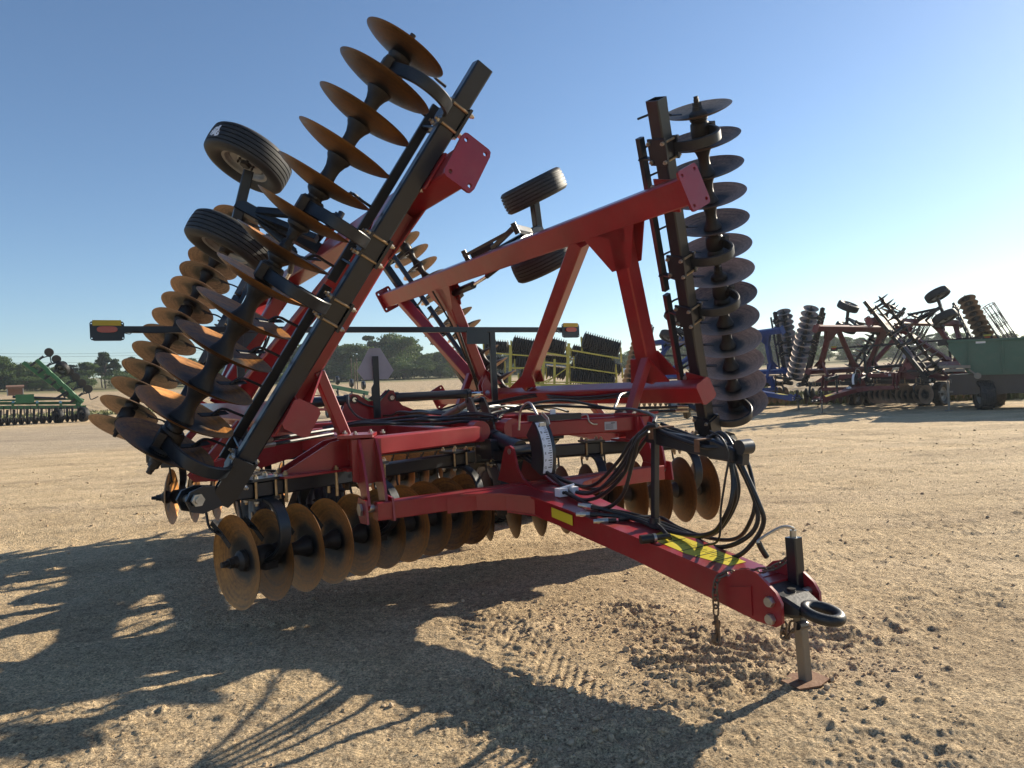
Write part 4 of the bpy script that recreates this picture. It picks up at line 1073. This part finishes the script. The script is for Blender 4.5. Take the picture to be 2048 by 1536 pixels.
loop = [(0.10, [(2.12, -0.27), (2.29, -0.31), (2.53, -0.35), (2.68, -0.31), (2.79, -0.4), (2.91, -0.65), (2.92, -0.77), (2.84, -0.9), (2.74, -0.97), (2.6, -0.96), (2.41, -0.93), (2.21, -0.89)]),
        (0.13, [(2.09, -0.29), (2.28, -0.33), (2.52, -0.37), (2.65, -0.35), (2.78, -0.48), (2.86, -0.7), (2.84, -0.82), (2.72, -0.91), (2.55, -0.95), (2.36, -0.92), (2.17, -0.88)]),
        (0.16, [(2.07, -0.31), (2.27, -0.35), (2.5, -0.38), (2.66, -0.38), (2.72, -0.57), (2.69, -0.71), (2.59, -0.86), (2.43, -0.92), (2.27, -0.91), (2.05, -0.88)]),
        (0.07, [(2.18, -0.29), (2.36, -0.33), (2.6, -0.37), (2.72, -0.36), (2.78, -0.5), (2.81, -0.61), (2.75, -0.71), (2.64, -0.84), (2.5, -0.89), (2.28, -0.88), (2.11, -0.86)]),
        (0.04, [(2.22, -0.30), (2.4, -0.34), (2.63, -0.38), (2.75, -0.39), (2.79, -0.52), (2.8, -0.65), (2.74, -0.76), (2.63, -0.85), (2.47, -0.89), (2.23, -0.88)]),
        (0.19, [(2.10, -0.28), (2.28, -0.32), (2.5, -0.36), (2.64, -0.34), (2.75, -0.45), (2.82, -0.66), (2.78, -0.80), (2.66, -0.90), (2.48, -0.93), (2.26, -0.90), (2.08, -0.86)])]
endp = [(-.10, 1.83, -.80), (-.13, 1.86, -.83), (-.02, 1.80, -.82), (-.06, 2.42, -.90), (.0, 1.95, -.85), (-.08, 2.0, -.85)]
for (a_, pts), en in zip(loop, endp):
    n_ = len(pts)
    q = [P(a_ + .02 * math.sin(i * 1.7 + a_ * 40), b, c) for i, (b, c) in enumerate(pts)]
    last = q[-1]; mid = last.lerp(P(*en), .5) + Z * .008
    MB().tube(q + [mid, P(*en)], .0125 if a_ < .15 else .011, 10, 7).make('hydraulic_hose', M['hose'], H)
for en, d in ((P(-.10, 1.83, -.80), V((-.05, .09, .012))), (P(-.13, 1.86, -.83), V((-.07, .08, .0))), (P(-.02, 1.80, -.82), V((-.06, .09, .0))), (P(-.10, 2.0, -.85), V((-.09, .06, -.002)))):
    mb = MB(); d = d.normalized(); mb.cyl(en, en + d * .05, .015, n=12); mb.mi = 1; mb.cyl(en + d * .05, en + d * .075, .019, n=6); mb.cyl(en + d * .075, en + d * .115, .017, n=14); mb.cyl(en + d * .115, en + d * .14, .0135, n=12)
    mb.make('hose_coupler', [M['cast'], M['zinc']], H)
mb = MB(); q = P(-.06, 2.42, -.885); d = V((-.75, .28, -.03)).normalized(); mb.cyl(q, q + d * .10, .016, n=12); mb.cyl(q + d * .10, q + d * .175, .025, n=14); mb.mi = 1; mb.cyl(q + d * .085, q + d * .10, .027, n=12); mb.make('hose_coupler', [M['hose'], M['zinc']], H)
MB().tube([P(0, 2.7, -.29), P(0, 2.78, -.33), P(.01, 2.81, -.42), P(.0, 2.79, -.54), P(0, 2.75, -.7), P(0, 2.74, -.81), P(0, 2.71, -.88), P(.02, 2.6, -.92)], .006, 8).make('electric_cable', M['hose'], H)
rear = [(-0.02, [(1.17, -0.65), (1.32, -0.73), (1.55, -0.785), (1.77, -0.73), (1.98, -0.58), (2.1, -0.42), (2.21, -0.29), (2.3, -0.27)]),
        (0.02, [(1.14, -0.68), (1.35, -0.75), (1.61, -0.74), (1.83, -0.63), (1.99, -0.48), (2.09, -0.35), (2.21, -0.28)]),
        (0.06, [(1.12, -0.70), (1.35, -0.76), (1.64, -0.72), (1.86, -0.55), (2.0, -0.39), (2.15, -0.29)]),
        (-0.05, [(1.39, -0.75), (1.62, -0.8), (1.85, -0.8), (2.01, -0.7), (2.1, -0.51), (2.19, -0.36), (2.27, -0.3)]),
        (0.09, [(0.97, -0.66), (1.26, -0.72), (1.55, -0.7), (1.8, -0.53), (1.95, -0.38), (2.13, -0.31)]),
        (.11, [(.97, -.66), (1.3, -.73), (1.6, -.72), (1.86, -.58), (1.98, -.44), (2.12, -.33)])]
for a_, pts in rear:
    pre = [P(a_ + .03, .45, -.44), P(a_ + .02, .8, -.56)] if pts[0][0] < 1.3 else [P(-.02, 1.30, -.745)]
    MB().tube(pre + [P(a_ + .012 * math.sin(i * 2.1), b, c) for i, (b, c) in enumerate(pts)], .0125, 10, 7).make('hydraulic_hose', M['hose'], H)
MB().tube([P(-.03, 1.42, -.76), P(-.04, 1.6, -.80), P(-.06, 1.75, -.815), P(-.05, 2.0, -.85)], .007, 8).make('electric_cable', M['hose'], H)
# hoses over the main frame and up the wings
rnd = random.Random(3)
def wav(p, q, n, amp, dz=.0):
    p = V(p); q = V(q); out = []
    for i in range(n + 1):
        t = i / n; o_ = V((rnd.uniform(-amp, amp), rnd.uniform(-amp, amp), rnd.uniform(0, amp * .8) + dz * math.sin(PI * t))) if 0 < i < n else V((0, 0, 0))
        out.append(p.lerp(q, t) + o_)
    return out
mbh = []
for k in range(5):
    mbh.append(wav(P(-.05 + .03 * k, .28, -.29 + .012 * k), P(-1.15, -.1 - .12 * k, -.28), 7, .05, .0))
for k in range(4):
    mbh.append(wav(P(.0 + .04 * k, .25, -.28), P(.1 + .1 * k, -2.5, -.28), 9, .05, .02))
for k in range(4):
    mbh.append(wav(P(.1, -.1 - .2 * k, -.27), P(1.2, -.3 - .3 * k, -.28), 6, .05, .05))
mbh.append([P(.15, .1, -.30), P(.3, .05, -.22), P(.6, .1, -.16), P(.9, .12, -.16), P(1.2, .3, -.24), P(1.35, .5, -.27)])
mbh.append([P(.1, -.2, -.32), P(.35, -.1, -.24), P(.7, .0, -.20), P(1.0, .1, -.22), P(1.3, .45, -.26)])
mbh.append([P(-.25, -2.55, -.05), P(-.12, -2.5, -.14), P(.0, -2.45, -.17), P(.06, -2.5, -.1), P(.2, -2.55, .02)])
mbh.append([P(-.35, -2.4, -.02), P(-.4, -2.2, -.15), P(-.36, -1.9, -.28), P(-.2, -1.5, -.29)])
mbh.append([P(.25, -2.5, -.25), P(.5, -2.5, -.30), P(.8, -2.5, -.26), P(1.1, -2.5, -.2)])
for q in mbh: MB().tube(q, .0125, 8, 5).make('hydraulic_hose', M['hose'], H)
for k in range(2):
    MB().tube([P(.9, -1.9, -.25 + .02 * k)] + [wg(1, .62 + .03 * math.sin(b_ * 2.3) + .03 * k, b_, .24) for b_ in (-1.6, -1.2, -.8, -.4, -.1, .15)] + [P(1.45, .22, -.13), P(1.30, .34, -.20), P(1.15, .5, -.25), P(1.0, .9, -.24), P(.6, 1.6, -.26), P(.15, 2.1, -.27)], .0125, 8).make('hydraulic_hose', M['hose'], H)
mb = MB()
for s in (1,):
    mb.tube([wg(s, 2.2, -2.7, .25), wg(s, 1.7, -2.66, .25), wg(s, 1.2, -2.75, .25), wg(s, .75, -2.8, .26), P(1.3, -2.6, -.15)], .012, 8)
mb.make('hydraulic_hose', M['hose'], H)
# valve with crank handle on the front tube, serial plate
mb = MB(); mb.beam(P(.28, .42, -.28), P(.72, .56, -.28), .05, .05); mb.mi = 1; mb.tube([P(.72, .57, -.28), P(.76, .60, -.275), P(.77, .61, -.33), P(.80, .62, -.355), P(.84, .63, -.36)], .007, 8, 4); mb.mi = 2; mb.box(P(.50, .47, -.235), (.025, 0, 0), (0, .006, 0), (0, 0, .022)); mb.make('sequence_valve', [M['black'], M['zinc'], M['white']], H)
xd = (P(1.19, .665, 0) - P(.05, .29, 0)).normalized(); nd = xd.cross(Z)
mb = MB(); mb.box(P(.98, .597, FZ + .005) + nd * .067, xd * .055, Z * .035, nd * .001); sp = mb.make('serial_plate', M['smv'], H)
mb = MB()
for j in range(6): mb.box(P(.98, .597, FZ + .028 - j * .009) + nd * .0685 - xd * (.012 if j else -.02), xd * (.035 if j else .018), Z * (.0015 if j else .0035), nd * .0004)
mb.make('plate_print', M['ink'], sp, smooth=0)

# ---- light bar, lamps, emblem
mb = MB(); LB = -2.3
mb.beam(P(-2.80, LB, .715), P(2.80, LB, .715), .05, .065)
for s in (-1, 1):
    mb.beam(P(1.5 * s, LB, -.42), P(1.5 * s, LB, .69), .075, .045, (0, 1, 0)); mb.prism([P(a * s, LB, c) for a, c in ((1.46, .69), (1.40, .69), (1.30, .69), (1.46, .50))], (0, .012, 0))
    mb.beam(P(1.24 * s, -2.3, -.42), P(1.56 * s, -2.3, -.42), .09, .05)
mb.make('light_bar', M['black'], H)
for s in (-1, 1):
    mb = MB(); c = P(2.685 * s, LB + .04, .70)
    mb.holed(c, V((1, 0, 0)), Z, .142, .095, .006, (.128, .07), .006)
    lp = mb.make('lamp_panel', M['black'], H)
    mb = MB(); mb.box(c + V((0, -.006, .075)), (.118, 0, 0), (0, .003, 0), (0, 0, .026)); mb.make('reflector', M['ydull'], lp)
    mb = MB(); 
    pr = [c + V((.085 * math.copysign(abs(math.cos(t)) ** .6, math.cos(t)), -.012, .03 * math.copysign(abs(math.sin(t)) ** .8, math.sin(t)) + .012)) for t in [2 * PI * k / 28 for k in range(28)]]
    mb.prism(pr, (0, .02, 0)); mb.make('amber_lamp', M['amber'], lp)
    MB().tube([c + V((-.13 * s, 0, -.02)), c + V((-.19 * s, 0, -.03)), c + V((-.22 * s, 0, .0)), c + V((-.35 * s, 0, -.02)), c + V((-.6 * s, 0, -.015)), c + V((-1.0 * s, 0, -.02))], .004, 6).make('electric_cable', M['hose'], H)
mb = MB(); mb.box(P(1.27, LB + .03, .62), (.14, 0, 0), (0, .004, 0), (0, 0, .085)); mb.make('bracket_plate', M['black'], H)
mb = MB(); mb.path([P(.0, -2.44, c) for c in (-.30, -.2)] , .05, .012, (0, 1, 0))
mb.prism([P(a, -2.44, c) for a, c in ((-.04, -.30), (.045, -.30), (.045, .42), (-.025, .42), (-.025, .10), (-.055, .05), (-.055, -.04), (-.10, -.07), (-.04, -.1))], (0, .012, 0))
mb.make('emblem_post', M['black'], H)
mb = MB(); mb.prism([P(a, -2.47, c) for a, c in ((-.205, .25), (-.05, .515), (.085, .515), (.24, .25), (.165, .15), (-.13, .15))], (0, .006, 0))
mb.make('slow_vehicle_emblem', M['smv'], H)

# decals
mb = MB()
def tq(a, b, h=.0): return P(a + ta, b, tz(b) + .0085 + h)
mb.prism([tq(-.09, 2.30), tq(.06, 2.26), tq(.10, 2.30), tq(.10, 2.84), tq(-.02, 2.84), tq(-.09, 2.60)], (0, 0, .0008))
dc = mb.make('warning_decal', M['yellow'], H)
its = []
mb = MB()
for b_ in (2.42, 2.56, 2.66, 2.76): mb.box(tq(.0, b_, .001), (.085, 0, 0), (0, .0035, 0), (0, 0, .0005))
for k in range(26):
    b_ = 2.32 + k * .019; mb.box(tq(.03 + .02 * math.sin(k * 3.1), b_, .001), (.02 + .02 * ((k * 7) % 3) / 3, 0, 0), (0, .0016, 0), (0, 0, .0005))
mb.make('decal_print', M['ink'], dc, smooth=0)
mb = MB(); lo_ = [(1.50, -.155), (1.78, -.155)]
p0, p1 = P(-.1735 + ta - .010, 1.46, tz(1.46) - .02), P(-.1615 + ta - .010, 1.68, tz(1.68) - .02)
mb.prism([p0, p1, p1 - Z * .065, p0 - Z * .065], (.0015, 0, 0)); mb.make('reflector', M['yellow'], H)
# torn white sticker on the upper left wing tyre
wq, wc, uu, nn = FR['stk']
mb = MB(); rs = random.Random(5)
Fv = V((0, -1, 0))
def tp(ang, z): # point on tread of that tyre
    r_ = .3865 * (1 - .035 * (z / .13) ** 2); ang = ang + 2.8; return wc + (Fv * math.cos(ang) + nn * math.sin(ang)) * r_ + uu * z
for (a0, a1, z0, z1) in ((2.30, 2.36, -.06, .05), (2.36, 2.43, -.05, .035), (2.43, 2.50, -.065, .05), (2.50, 2.56, -.06, -.01), (2.24, 2.30, -.05, .02)):
    for zz in np.linspace(z0, z1, 7)[:-1]:
        dz = (z1 - z0) / 6; j = rs.uniform(-.015, .015)
        if rs.random() < .12: continue
        mb.add([tp(a0 + j, zz), tp(a1 + j, zz), tp(a1 + j, zz + dz), tp(a0 + j, zz + dz)], [(0, 1, 2, 3)])
mb.make('torn_sticker', M['white'], H, smooth=0)
# ------------------------------------------------------------------ background machines
def gz(x, y): return float(terr(np.float64(x), np.float64(y)))
def facing(name, label, cat, x, y, az, group=None):
    t = thing(name, label, cat, (x, y, gz(x, y)), -R_(az), group); return t
SK = ('scraper', 'frame_bolt', 'hydraulic_hose', 'hose_coupler', 'electric_cable', 'gauge_lettering', 'gauge_marks', 'decal_print', 'plate_print', 'torn_sticker', 'safety_chain')
g1 = copy_tree(H, (13.3, 25.9, gz(13.3, 25.9)), R_(-56), 'red folded disk harrow parked behind the right wing, beside the green grain cart', 'folded disk harrows', swap={'red_paint': M['darkred'], 'black_paint': M['dullblack'], 'shaded_brown_disc_steel': M['greydisc'], 'rusty_disc_steel': M['greydisc']}, skip=SK)
g2 = copy_tree(H, (9.2, 29.4, gz(9.2, 29.4)), R_(24), 'blue folded disk harrow parked far behind the right wing, left of the red one', 'folded disk harrows', swap={'red_paint': M['blue'], 'shaded_brown_disc_steel': M['greydisc'], 'rusty_disc_steel': M['greydisc']}, skip=SK)
H['group'] = 'folded disk harrows'
g1.scale = (1.08,) * 3; g2.scale = (1.1,) * 3
# tine harrow frames folded behind the second harrow
for s in (-1, 1):
    mb = MB()
    for b_ in (-5.0, -5.35, -5.7, -6.05):
        mb.beam(wg(s, .2, b_, -.1), wg(s, 2.9, b_, -.1), .05, .05)
        for k in range(14):
            u_ = .3 + k * .19; q = wg(s, u_, b_, -.1); mb.beam(q, wg(s, u_, b_ - .08, -.45), .014, .014)
    for u_ in (.5, 1.5, 2.5):
        mb.beam(wg(s, u_, -4.4, .14), wg(s, u_, -6.2, -.05), .07, .09)
    tb_ = mb.make('tine_frame', M['black'], g1)
    mb = MB()
    for k in range(9):
        t = 2 * PI * k / 9; mb.beam(wg(s, .25, -6.5 + .2 * math.cos(t), -.3 + .2 * math.sin(t)), wg(s, 2.85, -6.5 + .2 * math.cos(t + 1.), -.3 + .2 * math.sin(t + 1.)), .02, .03)
    for k in range(7):
        c_ = wg(s, .25 + k * .43, -6.5, -.3); mb.lathe([(.19, -.012), (.21, -.012), (.21, .012), (.19, .012)], c_, wdir(s, 1, 0, 0), 20, closed=True)
    mb.make('rolling_basket', M['cast'], g1)

# yellow packer with stacked ring rollers
yb = facing('roller_packer', 'yellow field packer with stacked black ring rollers, seen through the red wing frame', 'roller packer', 2.42, 41.93, 3.3)
def ringroller(p, q, r, parent):
    r *= 1.26
    p = V(p); q = V(q); L = (q - p).length; n = max(6, int(L / .135)); pr = [(.05, -.06)]
    for k in range(n):
        z = L * k / n; d = L / n
        pr += [(r * .72, z), (r * .76, z + d * .2), (r, z + d * .42), (r, z + d * .52), (r * .76, z + d * .75)]
    pr += [(r * .8, L), (.05, L + .06)]
    mb = MB(); mb.lathe(pr, p, q - p, 28); mb.make('ring_roller', M['cast'], parent)
    for e_, d_ in ((p, -1), (q, 1)):
        mb = MB(); c = e_ + (q - p).normalized() * .09 * d_; mb.beam(c + V((0, -.05, .16)), c + V((0, -.05, -r * 1.25)), .08, .34, (0, 1, 0)); mb.cyl(c - V((.05, 0, 0)), c + V((.05, 0, 0)), .13, n=12)
        mb.make('roller_end_plate', M['yel'], parent)
for a, b, r, dy in (((1.93, 3.91), (4.06, 3.2), .46, 0), ((1.42, 2.74), (3.71, 2.18), .38, .0), ((1.14, 1.77), (3.67, 1.29), .42, 0), ((-2.27, 3.89), (-.78, 3.51), .44, 0), ((-3.99, 3.82), (-2.58, 3.66), .36, .6), ((-2.1, 2.75), (-1.2, 2.6), .38, 0),
                    ((-1.91, 1.91), (-.72, 1.71), .42, 0), ((-.25, 2.13), (.79, 1.87), .34, .5), ((-.76, 3.96), (.86, 3.43), .44, .3), ((2.6, 2.35), (4.2, 2.0), .34, 1.2), ((-4.2, 2.9), (-2.9, 2.7), .38, .4), ((-4.2, 1.9), (-2.7, 1.75), .4, .4), ((-2.4, 3.1), (-.9, 2.9), .4, .9), ((1.3, 3.3), (3.6, 2.7), .36, .9), ((1.2, 2.3), (3.8, 1.8), .36, .8), ((-.4, 3.1), (.9, 2.8), .36, .9)):
    ringroller((a[0], dy, a[1] - r * .5), (b[0], dy, b[1] - r * .5), r, yb)
mb = MB()
for x0, z0, x1, z1, w_ in ((1.08, 3.5, .83, .75, .26), (-2.37, 3.5, -2.55, 1.0, .24), (-.43, 2.8, -.6, .9, .24), (.2, 2.6, .1, .9, .2), (-4.1, 3.3, -4.2, 1.0, .18)): mb.beam((x0, -.3, z0), (x1, -.3, z1), w_ * .7, w_ * .6, (0, 1, 0))
for x0, z0, x1, z1, w_ in ((-4.2, 1.35, 4.2, .80, .28), (-3.9, 3.2, -.8, 2.8, .16), (-.8, 3.1, 1.1, 2.7, .2), (1.1, 3.1, 4.0, 2.45, .18), (-.5, 2.45, 1.1, 2.25, .16), (1.1, 2.1, 3.9, 1.55, .16), (-2.4, 2.2, -.5, 2.1, .18), (-2.5, 1.4, 3.8, 1.0, .14), (1.1, 1.2, 3.6, .9, .16), (-.4, 1.2, 1.0, 2.1, .12), (-1.5, .9, .3, 1.6, .12)): mb.beam((x0, -.42, z0), (x1, -.42, z1), w_ * .5, w_ * .5, (0, 1, 0))
mb.make('packer_frame', M['yel'], yb)
mb = MB()
for x0, x1, z in ((-.4, 1.0, 2.95), (-.3, .9, 2.3), (1.2, 2.0, 2.6)): mb.cyl((x0, -.1, z), (x1, -.1, z - .2), .07)
mb.make('hydraulic_cylinder', M['chrome'], yb)
for x_ in (-3.6, -.75, 1.34, 4.0): wheel((x_, -.5, .45), (0, 1, 0) if x_ != 4.0 else (.3, 1, 0), .46, .36, yb, 'rib')

# green strip-till bar on the left, one wing folded
gt = facing('strip_till_bar', 'green strip-till toolbar with one wing folded up, at the far left of the yard', 'tillage toolbar', -26.06, 39.11, -33.7)
mb = MB()
mb.beam((-4.6, 0, 1.12), (1.91, 0, .80), .2, .2); mb.beam((-4.6, .9, 1.35), (1.75, .9, 1.05), .16, .16); mb.beam((-4.6, .5, 1.45), (1.2, .5, 1.3), .1, .1)
for x_ in (-3.9, -2.6, -1.5, -.4, .7, 1.6): mb.beam((x_, -.1, 1.05 - .05 * x_), (x_, 1.0, 1.2 - .05 * x_), .12, .12)
mb.box((-.95, .2, 1.42), (.42, 0, 0), (0, .3, 0), (0, 0, .24)); mb.beam((1.5, .1, .85), (1.75, .1, 1.3), .3, .25)
mb.make('toolbar_frame', M['green'], gt)
for off, d0 in ((0, 0), (-.62, .7)):
    mb = MB(); mb.beam((1.75 + off * .3, d0, 1.05), (-.35 + off, d0, 3.55 + off * .15), .22, .3, (0, 1, 0)); 
    for t in (.25, .5, .75): mb.beam((1.75 - 2.1 * t + off * .5 - .04, d0 - .02, 1.05 + 2.5 * t), (1.75 - 2.1 * t + off * .5 + .1, d0 - .02, 1.05 + 2.5 * t - .2), .27, .34, (0, 1, 0))
    mb.make('folded_wing', M['green'], gt)
mb = MB()
for t in (.06, .2, .34, .48, .62, .76, .92):
    q = V((1.55 - 2.1 * t, .35, 1.15 + 2.5 * t)); n_ = V((.76, 0, .64)); mb.beam(q - n_ * .35, q + n_ * .5, .09, .12); mb.tube([q + n_ * .3, q + n_ * .8 + V((.05, 0, -.2)), q + n_ * .6 + V((.3, 0, -.45)), q + n_ * .9 + V((.45, 0, -.5))], .035, 6, 4)
    mb.lathe([(.02, -.01), (.24, -.008), (.24, .008), (.02, .01)], q + n_ * .85, (.3, 1, .2), 18); mb.lathe([(.02, -.01), (.2, -.008), (.2, .008), (.02, .01)], q + n_ * .6 + V((.2, .2, .1)), (.5, 1, .1), 18)
mb.make('row_unit', M['black'], gt)
for x_ in [-4.2, -3.8, -3.4, -2.95, -2.5, -2.2, -1.9, -1.6, -1.3, -1.0, -.7, -.35, 0, .28, .55, .85, 1.1, 1.5]:
    mb = MB(); mb.beam((x_, -.2, .95 - .04 * x_), (x_, -.3, .15), .05, .1, (0, 1, 0)); mb.beam((x_ + .15, -.1, .85), (x_ + .1, -.2, .1), .12, .08, (0, 1, 0))
    for dx in (-.12, .12): mb.lathe([(.02, -.02), (.22, -.008), (.22, .008), (.02, .02)], (x_ + dx, -.35, .22), (1, .5 * dx * 8, 0), 18)
    mb.make('row_unit', M['cast'], gt)
mb = MB(); mb.cyl((-1.5, .2, 1.55), (.95, .1, 1.32), .07); mb.cyl((.4, .1, 1.3), (1.3, .1, 1.9), .06)
mb.make('hydraulic_cylinder', M['black'], gt)
wheel((1.75, -.3, .40), (.85, .5, 0), .42, .3, gt, 'rib'); wheel((.86, .3, 3.05), (.6, .6, .55), .40, .3, gt, 'rib'); wheel((.55, -.2, .38), (.85, .5, 0), .40, .26, gt, 'rib')

# pale green toolbar
lg = facing('planter_toolbar', 'pale green toolbar with black units, seen low behind the slow-vehicle emblem', 'planter toolbar', -9.27, 38.91, -13.4)
MB().beam((-1.5, 0, 1.78), (1.25, 0, 1.12), .26, .22).beam((-1.4, .6, .95), (1.3, .6, .72), .2, .2).make('toolbar', M['lgreen'], lg)
for x_ in (-1.1, -.4, .35, 1.0):
    mb = MB(); z_ = 1.5 - .24 * (x_ + .1); mb.beam((x_, -.1, z_ - .1), (x_, -.2, z_ - .7), .08, .12); mb.lathe([(.02, -.1), (.2, -.1), (.24, 0), (.2, .1), (.02, .1)], (x_, 0, z_ + .35), (1, .2, 0), 14); mb.beam((x_, 0, z_ + .1), (x_ + .05, 0, z_ + .35), .08, .1); mb.beam((x_ - .1, 0, z_ - .2), (x_ + .18, .1, z_ - .95), .05, .05)
    mb.make('row_unit', M['black'], lg)
for x_ in (-1.1, 1.1): MB().beam((x_, .4, .9), (x_, .5, 0), .1, .1).make('stand', M['lgreen'], lg)

# small silver tank machine glimpsed between the left wing and its stop
sv = facing('tank_implement', 'implement with a shiny steel drum and red frame behind the left wing', 'implement', -11.1, 36.3, -17.0)
MB().lathe([(0, -.6), (.26, -.6), (.28, -.55), (.28, .55), (.26, .6), (0, .6)], (.6, 0, .85), (1, .1, 0), 24).make('drum', M['chrome'], sv)
mb = MB(); mb.beam((-.6, 0, .5), (1.6, 0, .45), .12, .14); mb.beam((-.4, 0, .5), (-.2, 0, 1.2), .1, .1); mb.beam((1.3, 0, .45), (1.35, 0, 1.05), .08, .1); mb.beam((-.5, 0, 1.2), (1.4, 0, 1.2), .06, .06); mb.make('frame', M['red'], sv)
wheel((-.5, .2, .38), (1, .2, 0), .38, .22, sv, 'rib'); wheel((1.5, .2, .38), (1, .2, 0), .38, .22, sv, 'rib')

# grain cart on the right
gc = facing('grain_cart', 'dark green grain cart with sloping hopper, parked at the right edge', 'grain cart', 15.05, 22.42, 33.9)
def shell(outl, y0, y1, mb, dx=0):
    a = [V((x, y0, z)) for x, z in outl]; b = [V((x + dx, y1, z)) for x, z in outl]; mb.sweep([a, b])
mb = MB()
top = 2.27
hp = [(-.86, top), (-.88, 1.98), (-.40, 1.22), (.0, 1.12), (2.6, 1.05), (3.6, 1.95), (3.6, top - .12)]
shell(hp, -.2, 2.4, mb)
mb.make('hopper', M['darkgreen'], gc)
mb = MB(); mb.beam((-.9, -.24, top - .02), (3.65, -.24, top - .14), .07, .07); mb.beam((-.9, 2.44, top - .02), (3.65, 2.44, top - .14), .07, .07)
for x_ in (-.35, .55, 1.5, 2.5): mb.beam((x_, -.23, top - .06), (x_, -.23, 1.18), .05, .05, (0, 1, 0))
mb.make('hopper_rib', M['darkgreen'], gc)
mb = MB(); mb.box((0., -.215, 2.17), (.13, 0, 0), (0, .004, 0), (0, 0, .045)); mb.make('sight_window', M['white'], gc)
mb = MB(); mb.box((1.3, -.215, 2.12), (.16, 0, 0), (0, .004, 0), (0, 0, .045)); mb.make('sight_window', M['white'], gc)
mb = MB(); mb.box((.9, 1.1, .83), (1.8, 0, 0), (0, 1.1, 0), (0, 0, .33)); mb.beam((-.9, .3, .72), (3.0, .3, .66), .2, .22)
mb.make('chassis', M['black'], gc)
mb = MB(); mb.beam((-1.15, -.3, 1.44), (-.3, -.3, 1.40), .16, .1); mb.beam((-1.0, -.3, 1.32), (-.45, -.3, 1.3), .1, .1); mb.cyl((-.12, -.42, 1.1), (-.12, -.3, 1.1), .1, n=16); mb.beam((-.35, -.36, 1.32), (-.1, -.36, 1.08), .07, .05); mb.make('auger_hinge', M['steel'], gc)
mb = MB(); mb.beam((-.93, -.4, 0.0), (-.93, -.4, .95), .07, .07); mb.beam((-.8, -.4, .62), (-1.2, -.4, .62), .05, .05); mb.beam((-1.05, -.4, .01), (-.81, -.4, .01), .2, .02); mb.tube([(-.93, -.4, .95), (-.93, -.4, 1.02), (-.85, -.45, 1.02), (-.84, -.45, .9)], .015, 6); mb.make('jack_stand', M['steel'], gc)
for x_ in (.03, 2.3):
    wheel((x_, .05, .47), (.25, 1, 0) if x_ > 1 else (.95, .3, 0), .48, .42, gc, 'lug'); wheel((x_ + .3, 2.1, .47), (.95, .3, 0), .48, .42, gc, 'lug')
# shed, poles, wires, a parked truck far off
sh = facing('open_shed', 'small open shed with a rusty brown roof, far left at the field edge', 'shed', -69.41, 97.89, -35.3)
mb = MB(); mb.box((0, .6, 1.25), (1.05, 0, 0), (0, .9, .12), (0, 0, .14)); mb.make('roof', M['rustplate'], sh)
for x_ in (-.9, .9): 
    for y_ in (-.1, 1.3): MB().beam((x_, y_, 0), (x_, y_, 1.15), .12, .12).make('post', M['rim'], sh)
MB().box((0, 1.35, .5), (.9, 0, 0), (0, .03, 0), (0, 0, .5)).make('back_wall', M['rustplate'], sh)
for i, (x_, y_, h_) in enumerate(((-20.06, 87.77, 3.9), (-19.7, 87.9, 3.4), (-19.35, 87.7, 3.9))):
    tag(MB().cyl((x_, y_, gz(x_, y_) - .2), (x_ + .05, y_, gz(x_, y_) + h_), .07, .055, 8).make('pole', bark), 'slender grey pole, one of three in front of the trees left of the emblem', 'pole', 'three slender poles')
pw = facing('power_line', 'overhead power line wires crossing low in the sky at the far left', 'power line', -139.81, 219.21, -32.5)
mb = MB()
for z0, z1 in ((10.2, 8.9), (9.2, 8.1), (7.4, 6.2), (5.6, 4.9)):
    mb.tube([(-70 + 10 * k, 0, z0 + (z1 - z0) * k / 14 + .0006 * (k * 10 - 70) ** 2) for k in range(15)], .035, 5, 0)
mb.make('wire', M['black'], pw)
for x_ in (-70, 70): MB().cyl((x_, 0, -8), (x_, 0, 14), .16, .12, 8).beam((x_ - .05, -1.2, 12), (x_ - .05, 1.2, 12), .12, .15).make('pole', bark, pw)
tk = facing('pickup_truck', 'small white pickup truck far off beside the treeline behind the yellow packer', 'truck', 16.36, 108.78, 8.6)
mb = MB(); mb.prism([(x, 0, z) for x, z in ((-2.4, .45), (-2.4, 1.0), (-1.5, 1.05), (-.9, 1.6), (.4, 1.6), (.6, 1.05), (2.4, 1.05), (2.4, .45))], (0, 1.8, 0)); mb.make('body', M['white'], tk)
MB().prism([(x, 0, z) for x, z in ((-1.35, 1.08), (-.85, 1.5), (.3, 1.5), (.42, 1.08))], (0, 1.83, 0)).make('window', M['black'], tk)
for x_ in (-1.5, 1.5):
    for y_ in (-.85, .85): wheel((x_, y_, .36), (0, 1 if y_ > 0 else -1, 0), .36, .24, tk, 'rib')

# ------------------------------------------------------------------ thin morning haze
hz = MB(); hz.box((0, 60, 13), (330, 0, 0), (0, 330, 0), (0, 0, 15.5))
ho = hz.make('haze', [], smooth=0); struct(ho, 'stuff')
hm = bpy.data.materials.new('haze'); hm.use_nodes = True; hn = hm.node_tree.nodes; hl = hm.node_tree.links
hn.remove(hn['Principled BSDF']); pv = hn.new('ShaderNodeVolumePrincipled'); pv.inputs['Color'].default_value = (.86, .93, 1, 1); pv.inputs['Density'].default_value = .0004; pv.inputs['Anisotropy'].default_value = .35
hl.new(pv.outputs[0], hn['Material Output'].inputs['Volume']); ho.data.materials.append(hm)
